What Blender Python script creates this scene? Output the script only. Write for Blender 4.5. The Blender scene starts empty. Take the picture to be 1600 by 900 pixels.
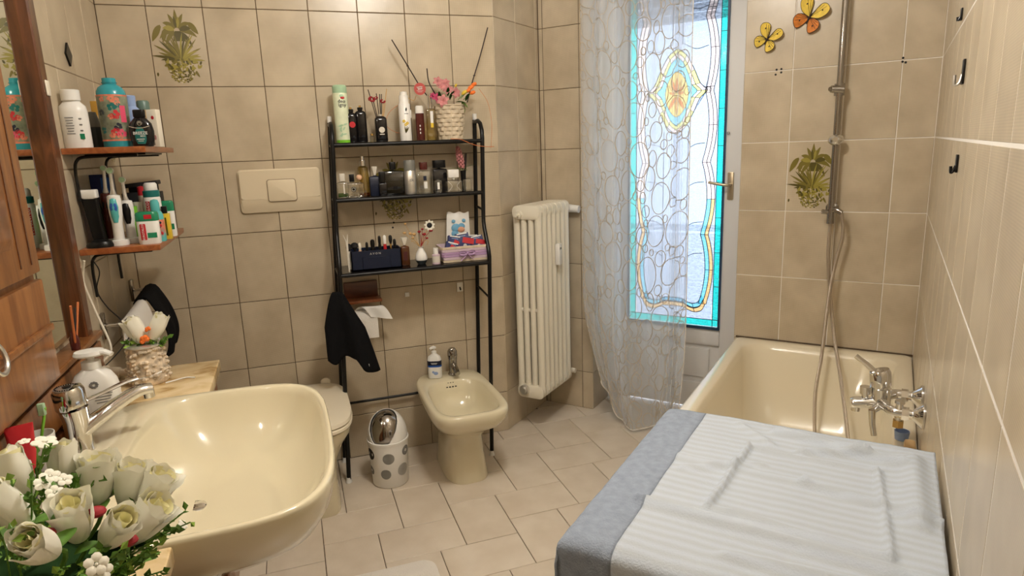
import bpy, bmesh, math, random
from mathutils import Vector, Matrix, noise
random.seed(7)
C = bpy.context.scene.collection
SC = bpy.context.scene
R = math.radians
sin, cos, pi = math.sin, math.cos, math.pi

# ------------------------------------------------------------------ camera
F, PITCH, ROLL, YAW, PHI = 1009.631, 0.2147, -0.0357, 0.32344, R(-49.19)
CAM = Vector((0.4522, -2.9632, 1.428))
_c, _s = cos(PITCH), sin(PITCH)
_fw = Vector((0, _c, -_s)); _up = Vector((0, _s, _c)); _rt = Vector((1, 0, 0))
_r2 = _rt * cos(ROLL) + _up * sin(ROLL); _u2 = _up * cos(ROLL) - _rt * sin(ROLL)
_ry = Matrix.Rotation(-YAW, 3, 'Z')
RT, UP, FW = _ry @ _r2, _ry @ _u2, _ry @ _fw
cd = bpy.data.cameras.new('camera'); cam = bpy.data.objects.new('camera', cd); C.objects.link(cam)
cd.sensor_width = 36; cd.lens = F / 1600 * 36; cd.clip_start = 0.02
_m = Matrix((RT, UP, -FW)).transposed().to_4x4(); _m.translation = CAM
cam.matrix_world = _m
SC.camera = cam

# ------------------------------------------------------------------ light and exposure
W = bpy.data.worlds.new('sky'); SC.world = W; W.use_nodes = True
bg = W.node_tree.nodes['Background']; bg.inputs[0].default_value = (0.80, 0.88, 1.0, 1); bg.inputs[1].default_value = 2.0
SC.view_settings.view_transform = 'Standard'; SC.view_settings.look = 'None'
SC.view_settings.exposure = 0.54; SC.view_settings.gamma = 1.0
LAMP_POWER, LAMP_COLOR, LAMP_AT = 60, (1.0, 0.945, 0.86), (1.00, -1.60, 2.50)
SC.render.film_transparent = False

# ------------------------------------------------------------------ pixel rays onto real planes
def ray(u, v): return (RT * (u - 800) / F + UP * (450 - v) / F + FW)
def hit(u, v, p, n):
    d = ray(u, v); n = Vector(n); t = n.dot(Vector(p) - CAM) / n.dot(d); return CAM + d * t
def onz(u, v, z): return hit(u, v, (0, 0, z), (0, 0, 1))
def ony(u, v, y): return hit(u, v, (0, y, 0), (0, 1, 0))
def onx(u, v, x): return hit(u, v, (x, 0, 0), (1, 0, 0))
ET = Vector((cos(PHI), sin(PHI), 0)); NT = Vector((-sin(PHI), cos(PHI), 0))
TC = Vector((2.869, -1.040, 0))                     # corner of the tub wall and the right wall
def T(x, out, z): return TC + ET * x - NT * out + Vector((0, 0, z))
def ppm(P): return (P - CAM).dot(FW) / F             # metres per pixel at a point

# ------------------------------------------------------------------ materials
def mat(name, col, rough=.5, metal=0., noise_=0., nscale=8., bump=0., bscale=60., spec=.5, trans=0., coat=0., sheen=0., ior=1.45, emit=0.):
    m = bpy.data.materials.new(name); m.use_nodes = True
    nt = m.node_tree; b = nt.nodes['Principled BSDF']
    b.inputs['Base Color'].default_value = (*col, 1); b.inputs['Roughness'].default_value = rough
    b.inputs['Metallic'].default_value = metal; b.inputs['Specular IOR Level'].default_value = spec
    b.inputs['Transmission Weight'].default_value = trans; b.inputs['Coat Weight'].default_value = coat
    b.inputs['Sheen Weight'].default_value = sheen; b.inputs['IOR'].default_value = ior
    if noise_ or bump:
        tc = nt.nodes.new('ShaderNodeTexCoord')
    if noise_:
        n = nt.nodes.new('ShaderNodeTexNoise'); n.inputs['Scale'].default_value = nscale; n.inputs['Detail'].default_value = 5
        nt.links.new(tc.outputs['Object'], n.inputs['Vector'])
        mr = nt.nodes.new('ShaderNodeMapRange'); mr.inputs[1].default_value = .3; mr.inputs[2].default_value = .7
        mr.inputs[3].default_value = 1 - noise_; mr.inputs[4].default_value = 1 + noise_
        nt.links.new(n.outputs[0], mr.inputs[0])
        mx = nt.nodes.new('ShaderNodeVectorMath'); mx.operation = 'SCALE'; mx.inputs[0].default_value = col
        nt.links.new(mr.outputs[0], mx.inputs['Scale']); nt.links.new(mx.outputs[0], b.inputs['Base Color'])
    if bump:
        n2 = nt.nodes.new('ShaderNodeTexNoise'); n2.inputs['Scale'].default_value = bscale; n2.inputs['Detail'].default_value = 3
        nt.links.new(tc.outputs['Object'], n2.inputs['Vector'])
        bp = nt.nodes.new('ShaderNodeBump'); bp.inputs['Strength'].default_value = bump; bp.inputs['Distance'].default_value = .004
        nt.links.new(n2.outputs[0], bp.inputs['Height']); nt.links.new(bp.outputs[0], b.inputs['Normal'])
    return m

def tile_mat(name, c1, c2, rough, fine=True, fscale=1.0, ax='XZ'):
    """glazed tile: cloudy two-tone mottling that differs per tile, with a fine diagonal lattice printed on it"""
    m = bpy.data.materials.new(name); m.use_nodes = True; nt = m.node_tree; L = nt.links.new
    b = nt.nodes['Principled BSDF']; b.inputs['Roughness'].default_value = rough
    tc = nt.nodes.new('ShaderNodeTexCoord'); oi = nt.nodes.new('ShaderNodeObjectInfo')
    n = nt.nodes.new('ShaderNodeTexNoise'); n.noise_dimensions = '4D'; n.inputs['Scale'].default_value = 7.5; n.inputs['Detail'].default_value = 3
    mu = nt.nodes.new('ShaderNodeMath'); mu.operation = 'MULTIPLY'; mu.inputs[1].default_value = 37.
    L(oi.outputs['Random'], mu.inputs[0]); L(mu.outputs[0], n.inputs['W']); L(tc.outputs['Object'], n.inputs['Vector'])
    cr = nt.nodes.new('ShaderNodeValToRGB'); cr.color_ramp.elements[0].position = .34; cr.color_ramp.elements[1].position = .66
    cr.color_ramp.elements[0].color = (*c2, 1); cr.color_ramp.elements[1].color = (*c1, 1)
    L(n.outputs[0], cr.inputs[0]); out = cr.outputs[0]
    # fine lattice
    sep = nt.nodes.new('ShaderNodeSeparateXYZ'); L(tc.outputs['Object'], sep.inputs[0])
    k = 2 * pi / .0085 * fscale
    a1, a2 = sep.outputs['X'], sep.outputs[ax[1]]
    def math_(op, x, y=None):
        q = nt.nodes.new('ShaderNodeMath'); q.operation = op
        for i, w in enumerate((x, y)):
            if w is None: continue
            if isinstance(w, (int, float)): q.inputs[i].default_value = w
            else: L(w, q.inputs[i])
        return q.outputs[0]
    s1 = math_('SINE', math_('MULTIPLY', math_('ADD', a1, a2), k)); s2 = math_('SINE', math_('MULTIPLY', math_('SUBTRACT', a1, a2), k))
    pr = math_('MULTIPLY', s1, s2)
    amp = math_('ADD', math_('MULTIPLY', pr, .13 if fine else .04), 1.0)
    vm = nt.nodes.new('ShaderNodeVectorMath'); vm.operation = 'SCALE'; L(out, vm.inputs[0]); L(amp, vm.inputs['Scale'])
    L(vm.outputs[0], b.inputs['Base Color'])
    # slow waviness of the glaze
    n2 = nt.nodes.new('ShaderNodeTexNoise'); n2.inputs['Scale'].default_value = 14; L(tc.outputs['Object'], n2.inputs['Vector'])
    bp = nt.nodes.new('ShaderNodeBump'); bp.inputs['Strength'].default_value = .12; bp.inputs['Distance'].default_value = .004
    L(n2.outputs[0], bp.inputs['Height']); L(bp.outputs[0], b.inputs['Normal'])
    return m

def wood_mat(name, c1, c2, rough=.3, scale=9., axis='Z'):
    m = bpy.data.materials.new(name); m.use_nodes = True; nt = m.node_tree; L = nt.links.new
    b = nt.nodes['Principled BSDF']; b.inputs['Roughness'].default_value = rough; b.inputs['Coat Weight'].default_value = .25
    tc = nt.nodes.new('ShaderNodeTexCoord'); mp = nt.nodes.new('ShaderNodeMapping')
    mp.inputs['Scale'].default_value = {'Z': (1, 1, .12), 'X': (.12, 1, 1), 'Y': (1, .12, 1)}[axis]
    L(tc.outputs['Object'], mp.inputs[0])
    n = nt.nodes.new('ShaderNodeTexNoise'); n.inputs['Scale'].default_value = scale * 4; n.inputs['Detail'].default_value = 7; n.inputs['Distortion'].default_value = 1.2
    L(mp.outputs[0], n.inputs['Vector'])
    cr = nt.nodes.new('ShaderNodeValToRGB'); cr.color_ramp.elements[0].position = .36; cr.color_ramp.elements[1].position = .64
    cr.color_ramp.elements[0].color = (*c2, 1); cr.color_ramp.elements[1].color = (*c1, 1)
    L(n.outputs[0], cr.inputs[0]); L(cr.outputs[0], b.inputs['Base Color'])
    return m

def marble_mat(name):
    m = bpy.data.materials.new(name); m.use_nodes = True; nt = m.node_tree; L = nt.links.new
    b = nt.nodes['Principled BSDF']; b.inputs['Roughness'].default_value = .18
    tc = nt.nodes.new('ShaderNodeTexCoord'); mp = nt.nodes.new('ShaderNodeMapping'); mp.inputs['Scale'].default_value = (2.2, 3.4, 1)
    mp.inputs['Rotation'].default_value = (0, 0, R(28)); L(tc.outputs['Object'], mp.inputs[0])
    n = nt.nodes.new('ShaderNodeTexNoise'); n.inputs['Scale'].default_value = 4.5; n.inputs['Detail'].default_value = 9; n.inputs['Distortion'].default_value = .7
    L(mp.outputs[0], n.inputs['Vector'])
    cr = nt.nodes.new('ShaderNodeValToRGB'); e = cr.color_ramp.elements
    e[0].position = .36; e[0].color = (.40, .25, .09, 1); e[1].position = .62; e[1].color = (.78, .62, .38, 1)
    k = e.new(.46); k.color = (.66, .49, .26, 1)
    L(n.outputs[0], cr.inputs[0]); L(cr.outputs[0], b.inputs['Base Color'])
    return m

def pane_mat(name, tint, haze=.25, gloss=.06):
    """thin coloured glass: tinted see-through with a little scatter and sheen"""
    m = bpy.data.materials.new(name); m.use_nodes = True; nt = m.node_tree; L = nt.links.new
    for n in list(nt.nodes): nt.nodes.remove(n)
    o = nt.nodes.new('ShaderNodeOutputMaterial'); tr = nt.nodes.new('ShaderNodeBsdfTransparent'); tl = nt.nodes.new('ShaderNodeBsdfTranslucent')
    gl = nt.nodes.new('ShaderNodeBsdfGlossy'); gl.inputs['Roughness'].default_value = .12
    tr.inputs[0].default_value = (*tint, 1); tl.inputs[0].default_value = (*[min(1, c * 1.05) for c in tint], 1)
    m1 = nt.nodes.new('ShaderNodeMixShader'); m1.inputs[0].default_value = haze; L(tr.outputs[0], m1.inputs[1]); L(tl.outputs[0], m1.inputs[2])
    m2 = nt.nodes.new('ShaderNodeMixShader'); m2.inputs[0].default_value = gloss; L(m1.outputs[0], m2.inputs[1]); L(gl.outputs[0], m2.inputs[2])
    L(m2.outputs[0], o.inputs[0])
    if haze > .2:
        tc = nt.nodes.new('ShaderNodeTexCoord'); n = nt.nodes.new('ShaderNodeTexNoise'); n.inputs['Scale'].default_value = 70
        mp = nt.nodes.new('ShaderNodeMapping'); mp.inputs['Scale'].default_value = (.6, 1, 1.6); L(tc.outputs['Object'], mp.inputs[0]); L(mp.outputs[0], n.inputs['Vector'])
        mr = nt.nodes.new('ShaderNodeMapRange'); mr.inputs[1].default_value = .3; mr.inputs[2].default_value = .7; mr.inputs[3].default_value = haze - .18; mr.inputs[4].default_value = haze + .2
        L(n.outputs[0], mr.inputs[0]); L(mr.outputs[0], m1.inputs[0])
    return m

def sheer_mat(name, col, alpha):
    m = bpy.data.materials.new(name); m.use_nodes = True; nt = m.node_tree; L = nt.links.new
    for n in list(nt.nodes): nt.nodes.remove(n)
    o = nt.nodes.new('ShaderNodeOutputMaterial'); tr = nt.nodes.new('ShaderNodeBsdfTransparent'); tl = nt.nodes.new('ShaderNodeBsdfTranslucent')
    df = nt.nodes.new('ShaderNodeBsdfDiffuse'); tl.inputs[0].default_value = (*col, 1); df.inputs[0].default_value = (*col, 1)
    m1 = nt.nodes.new('ShaderNodeMixShader'); m1.inputs[0].default_value = .5; L(tl.outputs[0], m1.inputs[1]); L(df.outputs[0], m1.inputs[2])
    # a woven veil covers more when seen edge-on
    lw = nt.nodes.new('ShaderNodeLayerWeight'); lw.inputs[0].default_value = .35
    mr = nt.nodes.new('ShaderNodeMapRange'); mr.inputs[3].default_value = alpha; mr.inputs[4].default_value = min(1, alpha + .5); L(lw.outputs['Facing'], mr.inputs[0])
    m2 = nt.nodes.new('ShaderNodeMixShader'); L(mr.outputs[0], m2.inputs[0]); L(tr.outputs[0], m2.inputs[1]); L(m1.outputs[0], m2.inputs[2])
    L(m2.outputs[0], o.inputs[0]); return m

def clear_mat(name, tint, rough=.02, body=.12):
    """hollow bottle glass"""
    m = bpy.data.materials.new(name); m.use_nodes = True; nt = m.node_tree; L = nt.links.new
    for n in list(nt.nodes): nt.nodes.remove(n)
    o = nt.nodes.new('ShaderNodeOutputMaterial'); tr = nt.nodes.new('ShaderNodeBsdfTransparent'); tr.inputs[0].default_value = (*tint, 1)
    gl = nt.nodes.new('ShaderNodeBsdfGlossy'); gl.inputs['Roughness'].default_value = rough
    lw = nt.nodes.new('ShaderNodeLayerWeight'); lw.inputs[0].default_value = .3
    mr = nt.nodes.new('ShaderNodeMapRange'); mr.inputs[3].default_value = body; mr.inputs[4].default_value = .75; L(lw.outputs['Facing'], mr.inputs[0])
    m2 = nt.nodes.new('ShaderNodeMixShader'); L(mr.outputs[0], m2.inputs[0]); L(tr.outputs[0], m2.inputs[1]); L(gl.outputs[0], m2.inputs[2])
    L(m2.outputs[0], o.inputs[0]); return m

M = {}
M['tile_back'] = tile_mat('glazed sand wall tile', (.58, .49, .355), (.46, .38, .268), .29)
M['tile_tub'] = M['tile_back']
M['tile_floor'] = tile_mat('floor tile', (.72, .635, .525), (.63, .54, .43), .30, False, ax='XY')
M['grout_dark'] = mat('dark grout', (.10, .065, .04), .9)
M['grout_mid'] = mat('tan grout', (.34, .26, .18), .9)
M['grout_light'] = mat('light grout', (.86, .82, .76), .7)
M['plaster'] = mat('white plaster', (.80, .76, .70), .9, bump=.1)
M['paint_white'] = mat('white door paint', (.74, .72, .70), .35)
M['cream'] = mat('champagne ceramic', (.71, .64, .455), .10, spec=.6, coat=.4)
M['cream_pale'] = mat('pale champagne plastic', (.82, .74, .58), .18)
M['plate'] = mat('flush plate plastic', (.72, .62, .45), .3)
M['enamel'] = mat('cream bath enamel', (.78, .70, .53), .12, spec=.6, coat=.3)
M['chrome'] = mat('chrome', (.78, .78, .78), .08, 1.)
M['chrome_dark'] = mat('darkened chrome', (.40, .38, .36), .12, 1.)
M['steel_hose'] = mat('hose steel', (.55, .48, .40), .28, 1., bump=.6, bscale=300)
M['black'] = mat('black metal', (.008, .0075, .0075), .30, spec=.3)
M['black_matt'] = mat('matt black', (.010, .010, .011), .7)
M['black_gloss'] = mat('black glass', (.008, .007, .008), .08)
M['navy'] = mat('dark navy', (.006, .011, .032), .35)
M['cloth_black'] = mat('black cotton', (.008, .008, .009), .95, bump=.4, bscale=300, sheen=.0, spec=.1)
M['cloth_white'] = mat('white terry', (.88, .84, .78), .95, bump=.8, bscale=350)
M['white'] = mat('white plastic', (.82, .81, .78), .3)
M['white_warm'] = mat('ivory plastic', (.80, .74, .62), .35)
M['rad'] = mat('radiator enamel', (.80, .75, .63), .28)
M['wood_red'] = wood_mat('reddish shelf wood', (.40, .13, .04), (.27, .075, .022), axis='Y')
M['wood_dark'] = wood_mat('mirror frame wood', (.17, .055, .018), (.06, .018, .006))
M['wood_mid'] = wood_mat('cabinet wood', (.31, .125, .036), (.19, .065, .018))
M['wood_brown'] = wood_mat('brown holder wood', (.16, .05, .02), (.08, .022, .01), axis='X')
M['marble'] = marble_mat('yellow marble')
M['mirror'] = mat('mirror silver', (.80, .84, .74), .01, 1.)
M['lead'] = mat('lead came', (.06, .065, .08), .5, .4)
M['teal_film'] = pane_mat('teal glass', (.16, .84, .80), .3)
M['glass_clear'] = pane_mat('clear window glass', (.97, .97, .97), .04)
M['navy_film'] = mat('dark blue edge', (.02, .05, .11), .4)
M['glass_lav'] = pane_mat('rippled pale glass', (.76, .82, .90), .34)
M['glass_rose'] = pane_mat('rose glass', (.99, .90, .88), .25)
M['glass_peach'] = pane_mat('peach glass', (.98, .78, .52), .3)
M['glass_sky'] = pane_mat('sky glass', (.52, .86, .95), .3)
M['glass_lemon'] = pane_mat('lemon glass', (.93, .92, .56), .3)
M['glass_orange'] = pane_mat('orange glass', (1.0, .62, .30), .3)
M['glass_gold'] = pane_mat('gold glass', (1.0, .84, .44), .3)
M['sheer_dense'] = sheer_mat('gathered white voile', (.92, .92, .92), .55)
M['sheer'] = sheer_mat('white voile', (.93, .95, .98), .42)
M['embroid'] = mat('cream embroidery thread', (.52, .46, .37), .8)
M['olive1'] = mat('olive print', (.185, .15, .025), .3)
M['olive2'] = mat('dark olive print', (.09, .075, .012), .3)
M['olive3'] = mat('pale olive print', (.33, .28, .05), .3)
M['white_print'] = mat('white print', (.70, .62, .48), .3)
M['leaf'] = mat('leaf green', (.10, .22, .03), .5, noise_=.3, nscale=30)
M['leaf_light'] = mat('fresh leaf green', (.26, .42, .06), .5, noise_=.25, nscale=30)
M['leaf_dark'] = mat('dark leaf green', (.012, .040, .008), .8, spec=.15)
def petal_mat(name, col, tl=.14):
    m = mat(name, col, .6); nt = m.node_tree; b = nt.nodes['Principled BSDF']; o = nt.nodes['Material Output']
    t = nt.nodes.new('ShaderNodeBsdfTranslucent'); t.inputs[0].default_value = (*col, 1); x = nt.nodes.new('ShaderNodeMixShader'); x.inputs[0].default_value = tl
    nt.links.new(b.outputs[0], x.inputs[1]); nt.links.new(t.outputs[0], x.inputs[2]); nt.links.new(x.outputs[0], o.inputs[0]); return m
M['petal'] = petal_mat('cream petal', (.95, .93, .82))
M['petal_core'] = mat('yellow petal', (.88, .83, .50), .6)
M['petal_pink'] = mat('pink petal', (.52, .20, .20), .6, noise_=.2, nscale=60)
M['petal_magenta'] = mat('magenta petal', (.45, .05, .13), .6)
M['petal_orange'] = mat('orange petal', (.90, .20, .03), .6)
M['petal_yellow'] = mat('yellow bud', (.75, .55, .06), .6)
M['petal_red'] = mat('dark red petal', (.30, .012, .02), .6)
M['dry'] = mat('dried straw', (.55, .34, .14), .7)
M['twig'] = mat('dark twig', (.03, .018, .018), .6)
M['wicker'] = mat('pale wicker', (.62, .52, .38), .7, noise_=.15, nscale=40)
M['lilac'] = mat('lilac ribbon', (.46, .30, .50), .6)
M['lilac_pale'] = mat('lilac weave', (.60, .47, .54), .7)
M['teal'] = mat('teal plastic', (.03, .30, .36), .22)
M['teal_dark'] = mat('dark teal label', (.01, .15, .14), .3)
M['aqua'] = mat('aqua plastic', (.10, .45, .45), .25)
M['green'] = mat('bottle green', (.02, .24, .12), .25)
M['lime'] = mat('lime plastic', (.22, .62, .04), .3)
M['mint'] = mat('mint plastic', (.40, .60, .40), .3)
M['palegreen'] = mat('pale green label', (.70, .76, .55), .3, noise_=.12, nscale=25)
M['red'] = mat('red print', (.52, .02, .03), .35)
M['redtag'] = mat('coral red card', (.46, .07, .06), .6)
M['salmon'] = mat('salmon print', (.62, .20, .12), .35, noise_=.3, nscale=50)
M['floral'] = mat('grey green label', (.20, .22, .15), .3, noise_=.5, nscale=40)
M['pink'] = mat('pink print', (.70, .08, .16), .35)
M['blue'] = mat('blue plastic', (.02, .10, .42), .3)
M['bluepale'] = mat('pale blue plastic', (.28, .38, .62), .3)
M['bluebox'] = mat('blue card', (.015, .025, .12), .4)
M['yellow'] = mat('yellow card', (.75, .52, .04), .4)
M['amber'] = mat('amber card', (.50, .27, .04), .4)
M['kraft'] = mat('kraft card', (.58, .38, .18), .5)
M['brownliq'] = mat('brown bottle', (.08, .015, .012), .12)
M['brownglass'] = mat('brown glass', (.09, .03, .01), .08)
M['greycap'] = mat('grey cap', (.20, .20, .18), .35)
M['greygreen'] = mat('sage cap', (.12, .19, .16), .35)
M['slate'] = mat('slate plastic', (.035, .045, .05), .3)
M['silver'] = mat('brushed silver', (.72, .70, .66), .28, .8)
M['gold'] = mat('gold', (.62, .42, .16), .25, .9)
M['glass'] = clear_mat('clear glass', (.93, .93, .90))
M['glass_yel'] = clear_mat('yellow perfume', (.88, .78, .42))
M['glass_olive'] = clear_mat('olive perfume', (.22, .19, .09), body=.06)
M['glass_amb'] = clear_mat('amber liquid', (.85, .45, .12))
M['liq_green'] = mat('green liquid', (.04, .10, .015), .1)
M['frost'] = mat('frosted glass', (.70, .66, .58), .25, spec=.6)
M['peach'] = mat('peach cap', (.85, .52, .34), .3)
M['beigebear'] = mat('skin print', (.62, .32, .20), .5)
M['bearblue'] = mat('sky print', (.16, .40, .60), .5)
M['rose_pot'] = mat('shell mosaic', (.66, .55, .42), .35, noise_=.5, nscale=55)
M['terra'] = mat('terracotta reed', (.60, .17, .05), .6)
M['towel'] = None
M['denim'] = mat('blue grey hem cloth', (.25, .29, .36), .9, bump=.5, bscale=300, noise_=.12, nscale=60)
M['machine'] = mat('washer enamel', (.78, .78, .78), .3)
M['rug'] = mat('white rug pile', (.82, .77, .70), .95, bump=1., bscale=220)
M['butter_y'] = mat('butterfly yellow', (.85, .62, .10), .4, noise_=.12, nscale=60)
M['butter_o'] = mat('butterfly orange', (.62, .20, .03), .4, noise_=.25, nscale=60)
M['paint_ext'] = mat('balcony render', (.86, .84, .84), .9)
M['shutter'] = mat('roller shutter', (.30, .36, .44), .5)
M['rail_ext'] = mat('grey rail', (.34, .38, .46), .5)
M['bulb'] = mat('lamp glass', (.9, .85, .75), .4)
M['grey_print'] = mat('grey print', (.20, .20, .20), .5)
M['pale_print'] = mat('white ink', (.78, .76, .72), .5)
M['black_print'] = mat('black ink', (.02, .02, .022), .5)

# striped towel cloth
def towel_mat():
    m = mat('cool tinted damask towel', (.80, .79, .78), .92, bump=.35, bscale=260); nt = m.node_tree; b = nt.nodes['Principled BSDF']
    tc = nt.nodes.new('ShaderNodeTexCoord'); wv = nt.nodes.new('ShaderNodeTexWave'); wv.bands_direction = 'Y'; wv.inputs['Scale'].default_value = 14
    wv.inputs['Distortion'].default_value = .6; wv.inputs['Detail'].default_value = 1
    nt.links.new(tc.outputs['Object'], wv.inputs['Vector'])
    cr = nt.nodes.new('ShaderNodeValToRGB'); cr.color_ramp.elements[0].color = (.42, .455, .50, 1); cr.color_ramp.elements[1].color = (.455, .505, .575, 1)  # white cloth, with the cool window light put into its blue-grey colour
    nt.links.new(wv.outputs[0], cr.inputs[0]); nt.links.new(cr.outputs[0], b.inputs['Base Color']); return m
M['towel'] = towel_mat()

# ------------------------------------------------------------------ mesh builder
class MB:
    def __init__(s): s.v = []; s.f = []; s.mi = []; s.m = 0
    def add(s, vs, fs, X=None):
        o = len(s.v)
        s.v += [tuple(X @ Vector(p)) if X else tuple(p) for p in vs]
        s.f += [tuple(o + i for i in f) for f in fs]; s.mi += [s.m] * len(fs); return s
    def box(s, c, d, bev=0., X=None):
        x, y, z = c; a, b, h = d[0] / 2, d[1] / 2, d[2] / 2
        if bev <= 0:
            vs = [(x + i * a, y + j * b, z + k * h) for k in (-1, 1) for j in (-1, 1) for i in (-1, 1)]
            return s.add(vs, [(0, 2, 3, 1), (4, 5, 7, 6), (0, 1, 5, 4), (2, 6, 7, 3), (0, 4, 6, 2), (1, 3, 7, 5)], X)
        return s.rbox(c, d, bev, bev, 1, X)
    def rbox(s, c, d, r, b, n=4, X=None):
        """box with rounded vertical edges (r) and eased top and bottom (b)"""
        x, y, z = c; w, dd, h = d
        def ring(i, zz): return [(x + p[0], y + p[1], zz) for p in rrect(w - 2 * i, dd - 2 * i, max(.0002, r - i), n)]
        z0, z1 = z - h / 2, z + h / 2
        rs = [ring(b, z0), ring(b * .3, z0 + b * .3), ring(0, z0 + b), ring(0, z1 - b), ring(b * .3, z1 - b * .3), ring(b, z1)] if b > 0 else [ring(0, z0), ring(0, z1)]
        return s.loft(rs, X=X)
    def loft(s, rings, cap0=True, cap1=True, closed=True, X=None):
        n = len(rings[0]); vs = [p for r in rings for p in r]; fs = []
        for i in range(len(rings) - 1):
            for j in range(n if closed else n - 1):
                k = (j + 1) % n; fs.append((i * n + j, i * n + k, (i + 1) * n + k, (i + 1) * n + j))
        if cap0: fs.append(tuple(range(n))[::-1])
        if cap1: fs.append(tuple((len(rings) - 1) * n + i for i in range(n)))
        return s.add(vs, fs, X)
    def lathe(s, prof, n=20, c=(0, 0, 0), X=None, sx=1., sy=1.):
        rs = [[(c[0] + r * sx * cos(2 * pi * j / n), c[1] + r * sy * sin(2 * pi * j / n), c[2] + z) for j in range(n)] for r, z in prof]
        return s.loft(rs, prof[0][0] > 1e-5, prof[-1][0] > 1e-5, X=X)
    def cyl(s, p0, p1, r0, r1=None, n=14):
        return s.tube([p0, p1], [r0, r1 if r1 is not None else r0], n)
    def tube(s, pts, r, n=10, caps=True, closed=False, flat=1.):
        pts = [Vector(p) for p in pts]; rr = r if isinstance(r, (list, tuple)) else [r] * len(pts)
        rings = []; up = None
        for i, p in enumerate(pts):
            if closed: t = pts[(i + 1) % len(pts)] - pts[i - 1]
            else: t = pts[min(i + 1, len(pts) - 1)] - pts[max(i - 1, 0)]
            t.normalize()
            if up is None:
                up = Vector((0, 0, 1)) if abs(t.z) < .9 else Vector((1, 0, 0))
            a = t.cross(up); 
            if a.length < 1e-6: a = t.cross(Vector((0, 1, 0)))
            a.normalize(); b = a.cross(t); up = b
            rings.append([tuple(p + (a * cos(2 * pi * j / n) + b * sin(2 * pi * j / n) * flat) * rr[i]) for j in range(n)])
        if closed: rings.append(rings[0]); caps = False
        return s.loft(rings, caps, caps)
    def sphere(s, c, r, n=14, m=8, sc=(1, 1, 1), X=None):
        pr = [(max(1e-6, r * sin(pi * i / m)), -r * cos(pi * i / m)) for i in range(m + 1)]
        rs = [[(c[0] + a * sc[0] * cos(2 * pi * j / n), c[1] + a * sc[1] * sin(2 * pi * j / n), c[2] + z * sc[2]) for j in range(n)] for a, z in pr]
        return s.loft(rs, False, False, X=X)
    def grid(s, fn, nu, nv, X=None):
        vs = [fn(i / nu, j / nv) for j in range(nv + 1) for i in range(nu + 1)]
        fs = [(j * (nu + 1) + i, j * (nu + 1) + i + 1, (j + 1) * (nu + 1) + i + 1, (j + 1) * (nu + 1) + i) for j in range(nv) for i in range(nu)]
        return s.add(vs, fs, X)
    def poly(s, pts, X=None): return s.add(pts, [tuple(range(len(pts)))], X)
    def plate(s, pts2, y0, y1, X=None):
        """flat outline in x,z given thickness in y"""
        return s.loft([[(p[0], y1, p[1]) for p in pts2], [(p[0], y0, p[1]) for p in pts2]], X=X)
    def text(s, body, size, X):
        cu = bpy.data.curves.new('t', 'FONT'); cu.body = body; cu.size = size; cu.offset = size * .012; cu.align_x = 'CENTER'; cu.align_y = 'CENTER'; cu.resolution_u = 2
        o = bpy.data.objects.new('t', cu); C.objects.link(o)
        dg = bpy.context.evaluated_depsgraph_get(); me = bpy.data.meshes.new_from_object(o.evaluated_get(dg))
        s.add([v.co[:] for v in me.vertices], [tuple(p.vertices) for p in me.polygons], X)
        bpy.data.objects.remove(o); bpy.data.curves.remove(cu); bpy.data.meshes.remove(me); return s
    def mesh(s, name, mats, ang=38):
        me = bpy.data.meshes.new(name); me.from_pydata(s.v, [], s.f); 
        for m in (mats if isinstance(mats, (list, tuple)) else [mats]): me.materials.append(M[m] if isinstance(m, str) else m)
        me.polygons.foreach_set('material_index', s.mi); me.polygons.foreach_set('use_smooth', [True] * len(s.f))
        me.validate(); me.update()
        bm = bmesh.new(); bm.from_mesh(me); bmesh.ops.recalc_face_normals(bm, faces=bm.faces[:]); bm.to_mesh(me); bm.free()
        me.set_sharp_from_angle(angle=R(ang)); return me
    def build(s, name, mats, parent=None, loc=None, rz=0., ang=38, **tags):
        o = bpy.data.objects.new(name, s.mesh(name, mats, ang)); C.objects.link(o)
        if parent: o.parent = parent
        if loc: o.location = loc
        if rz: o.rotation_euler.z = rz
        for k, v in tags.items():
            if v: o[k] = v
        return o

def rrect(w, d, r, n=4):
    r = min(r, w / 2 - 1e-5, d / 2 - 1e-5); out = []
    for q, (sx, sy) in enumerate(((1, 1), (-1, 1), (-1, -1), (1, -1))):
        cx, cy = sx * (w / 2 - r), sy * (d / 2 - r)
        for i in range(n + 1):
            a = q * pi / 2 + i / n * pi / 2; out.append((cx + r * cos(a), cy + r * sin(a)))
    return out
def super_ring(cx, cy, a, b, p, z, n=48, cut=None):
    out = []
    for i in range(n):
        t = 2 * pi * i / n; c, s_ = cos(t), sin(t)
        out.append((cx + a * math.copysign(abs(c) ** (2 / p), c), cy + b * math.copysign(abs(s_) ** (2 / p), s_), z))
    return out
def bez(pts, n=12):
    """smooth curve through the points"""
    P = [Vector(p) for p in pts]; P = [P[0] * 2 - P[1]] + P + [P[-1] * 2 - P[-2]]; out = []
    for i in range(1, len(P) - 2):
        for k in range(n):
            t = k / n; a, b, c, d = P[i - 1], P[i], P[i + 1], P[i + 2]
            out.append(.5 * ((2 * b) + (c - a) * t + (2 * a - 5 * b + 4 * c - d) * t * t + (3 * b - a - 3 * c + d) * t ** 3))
    out.append(P[-2]); return out

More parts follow.
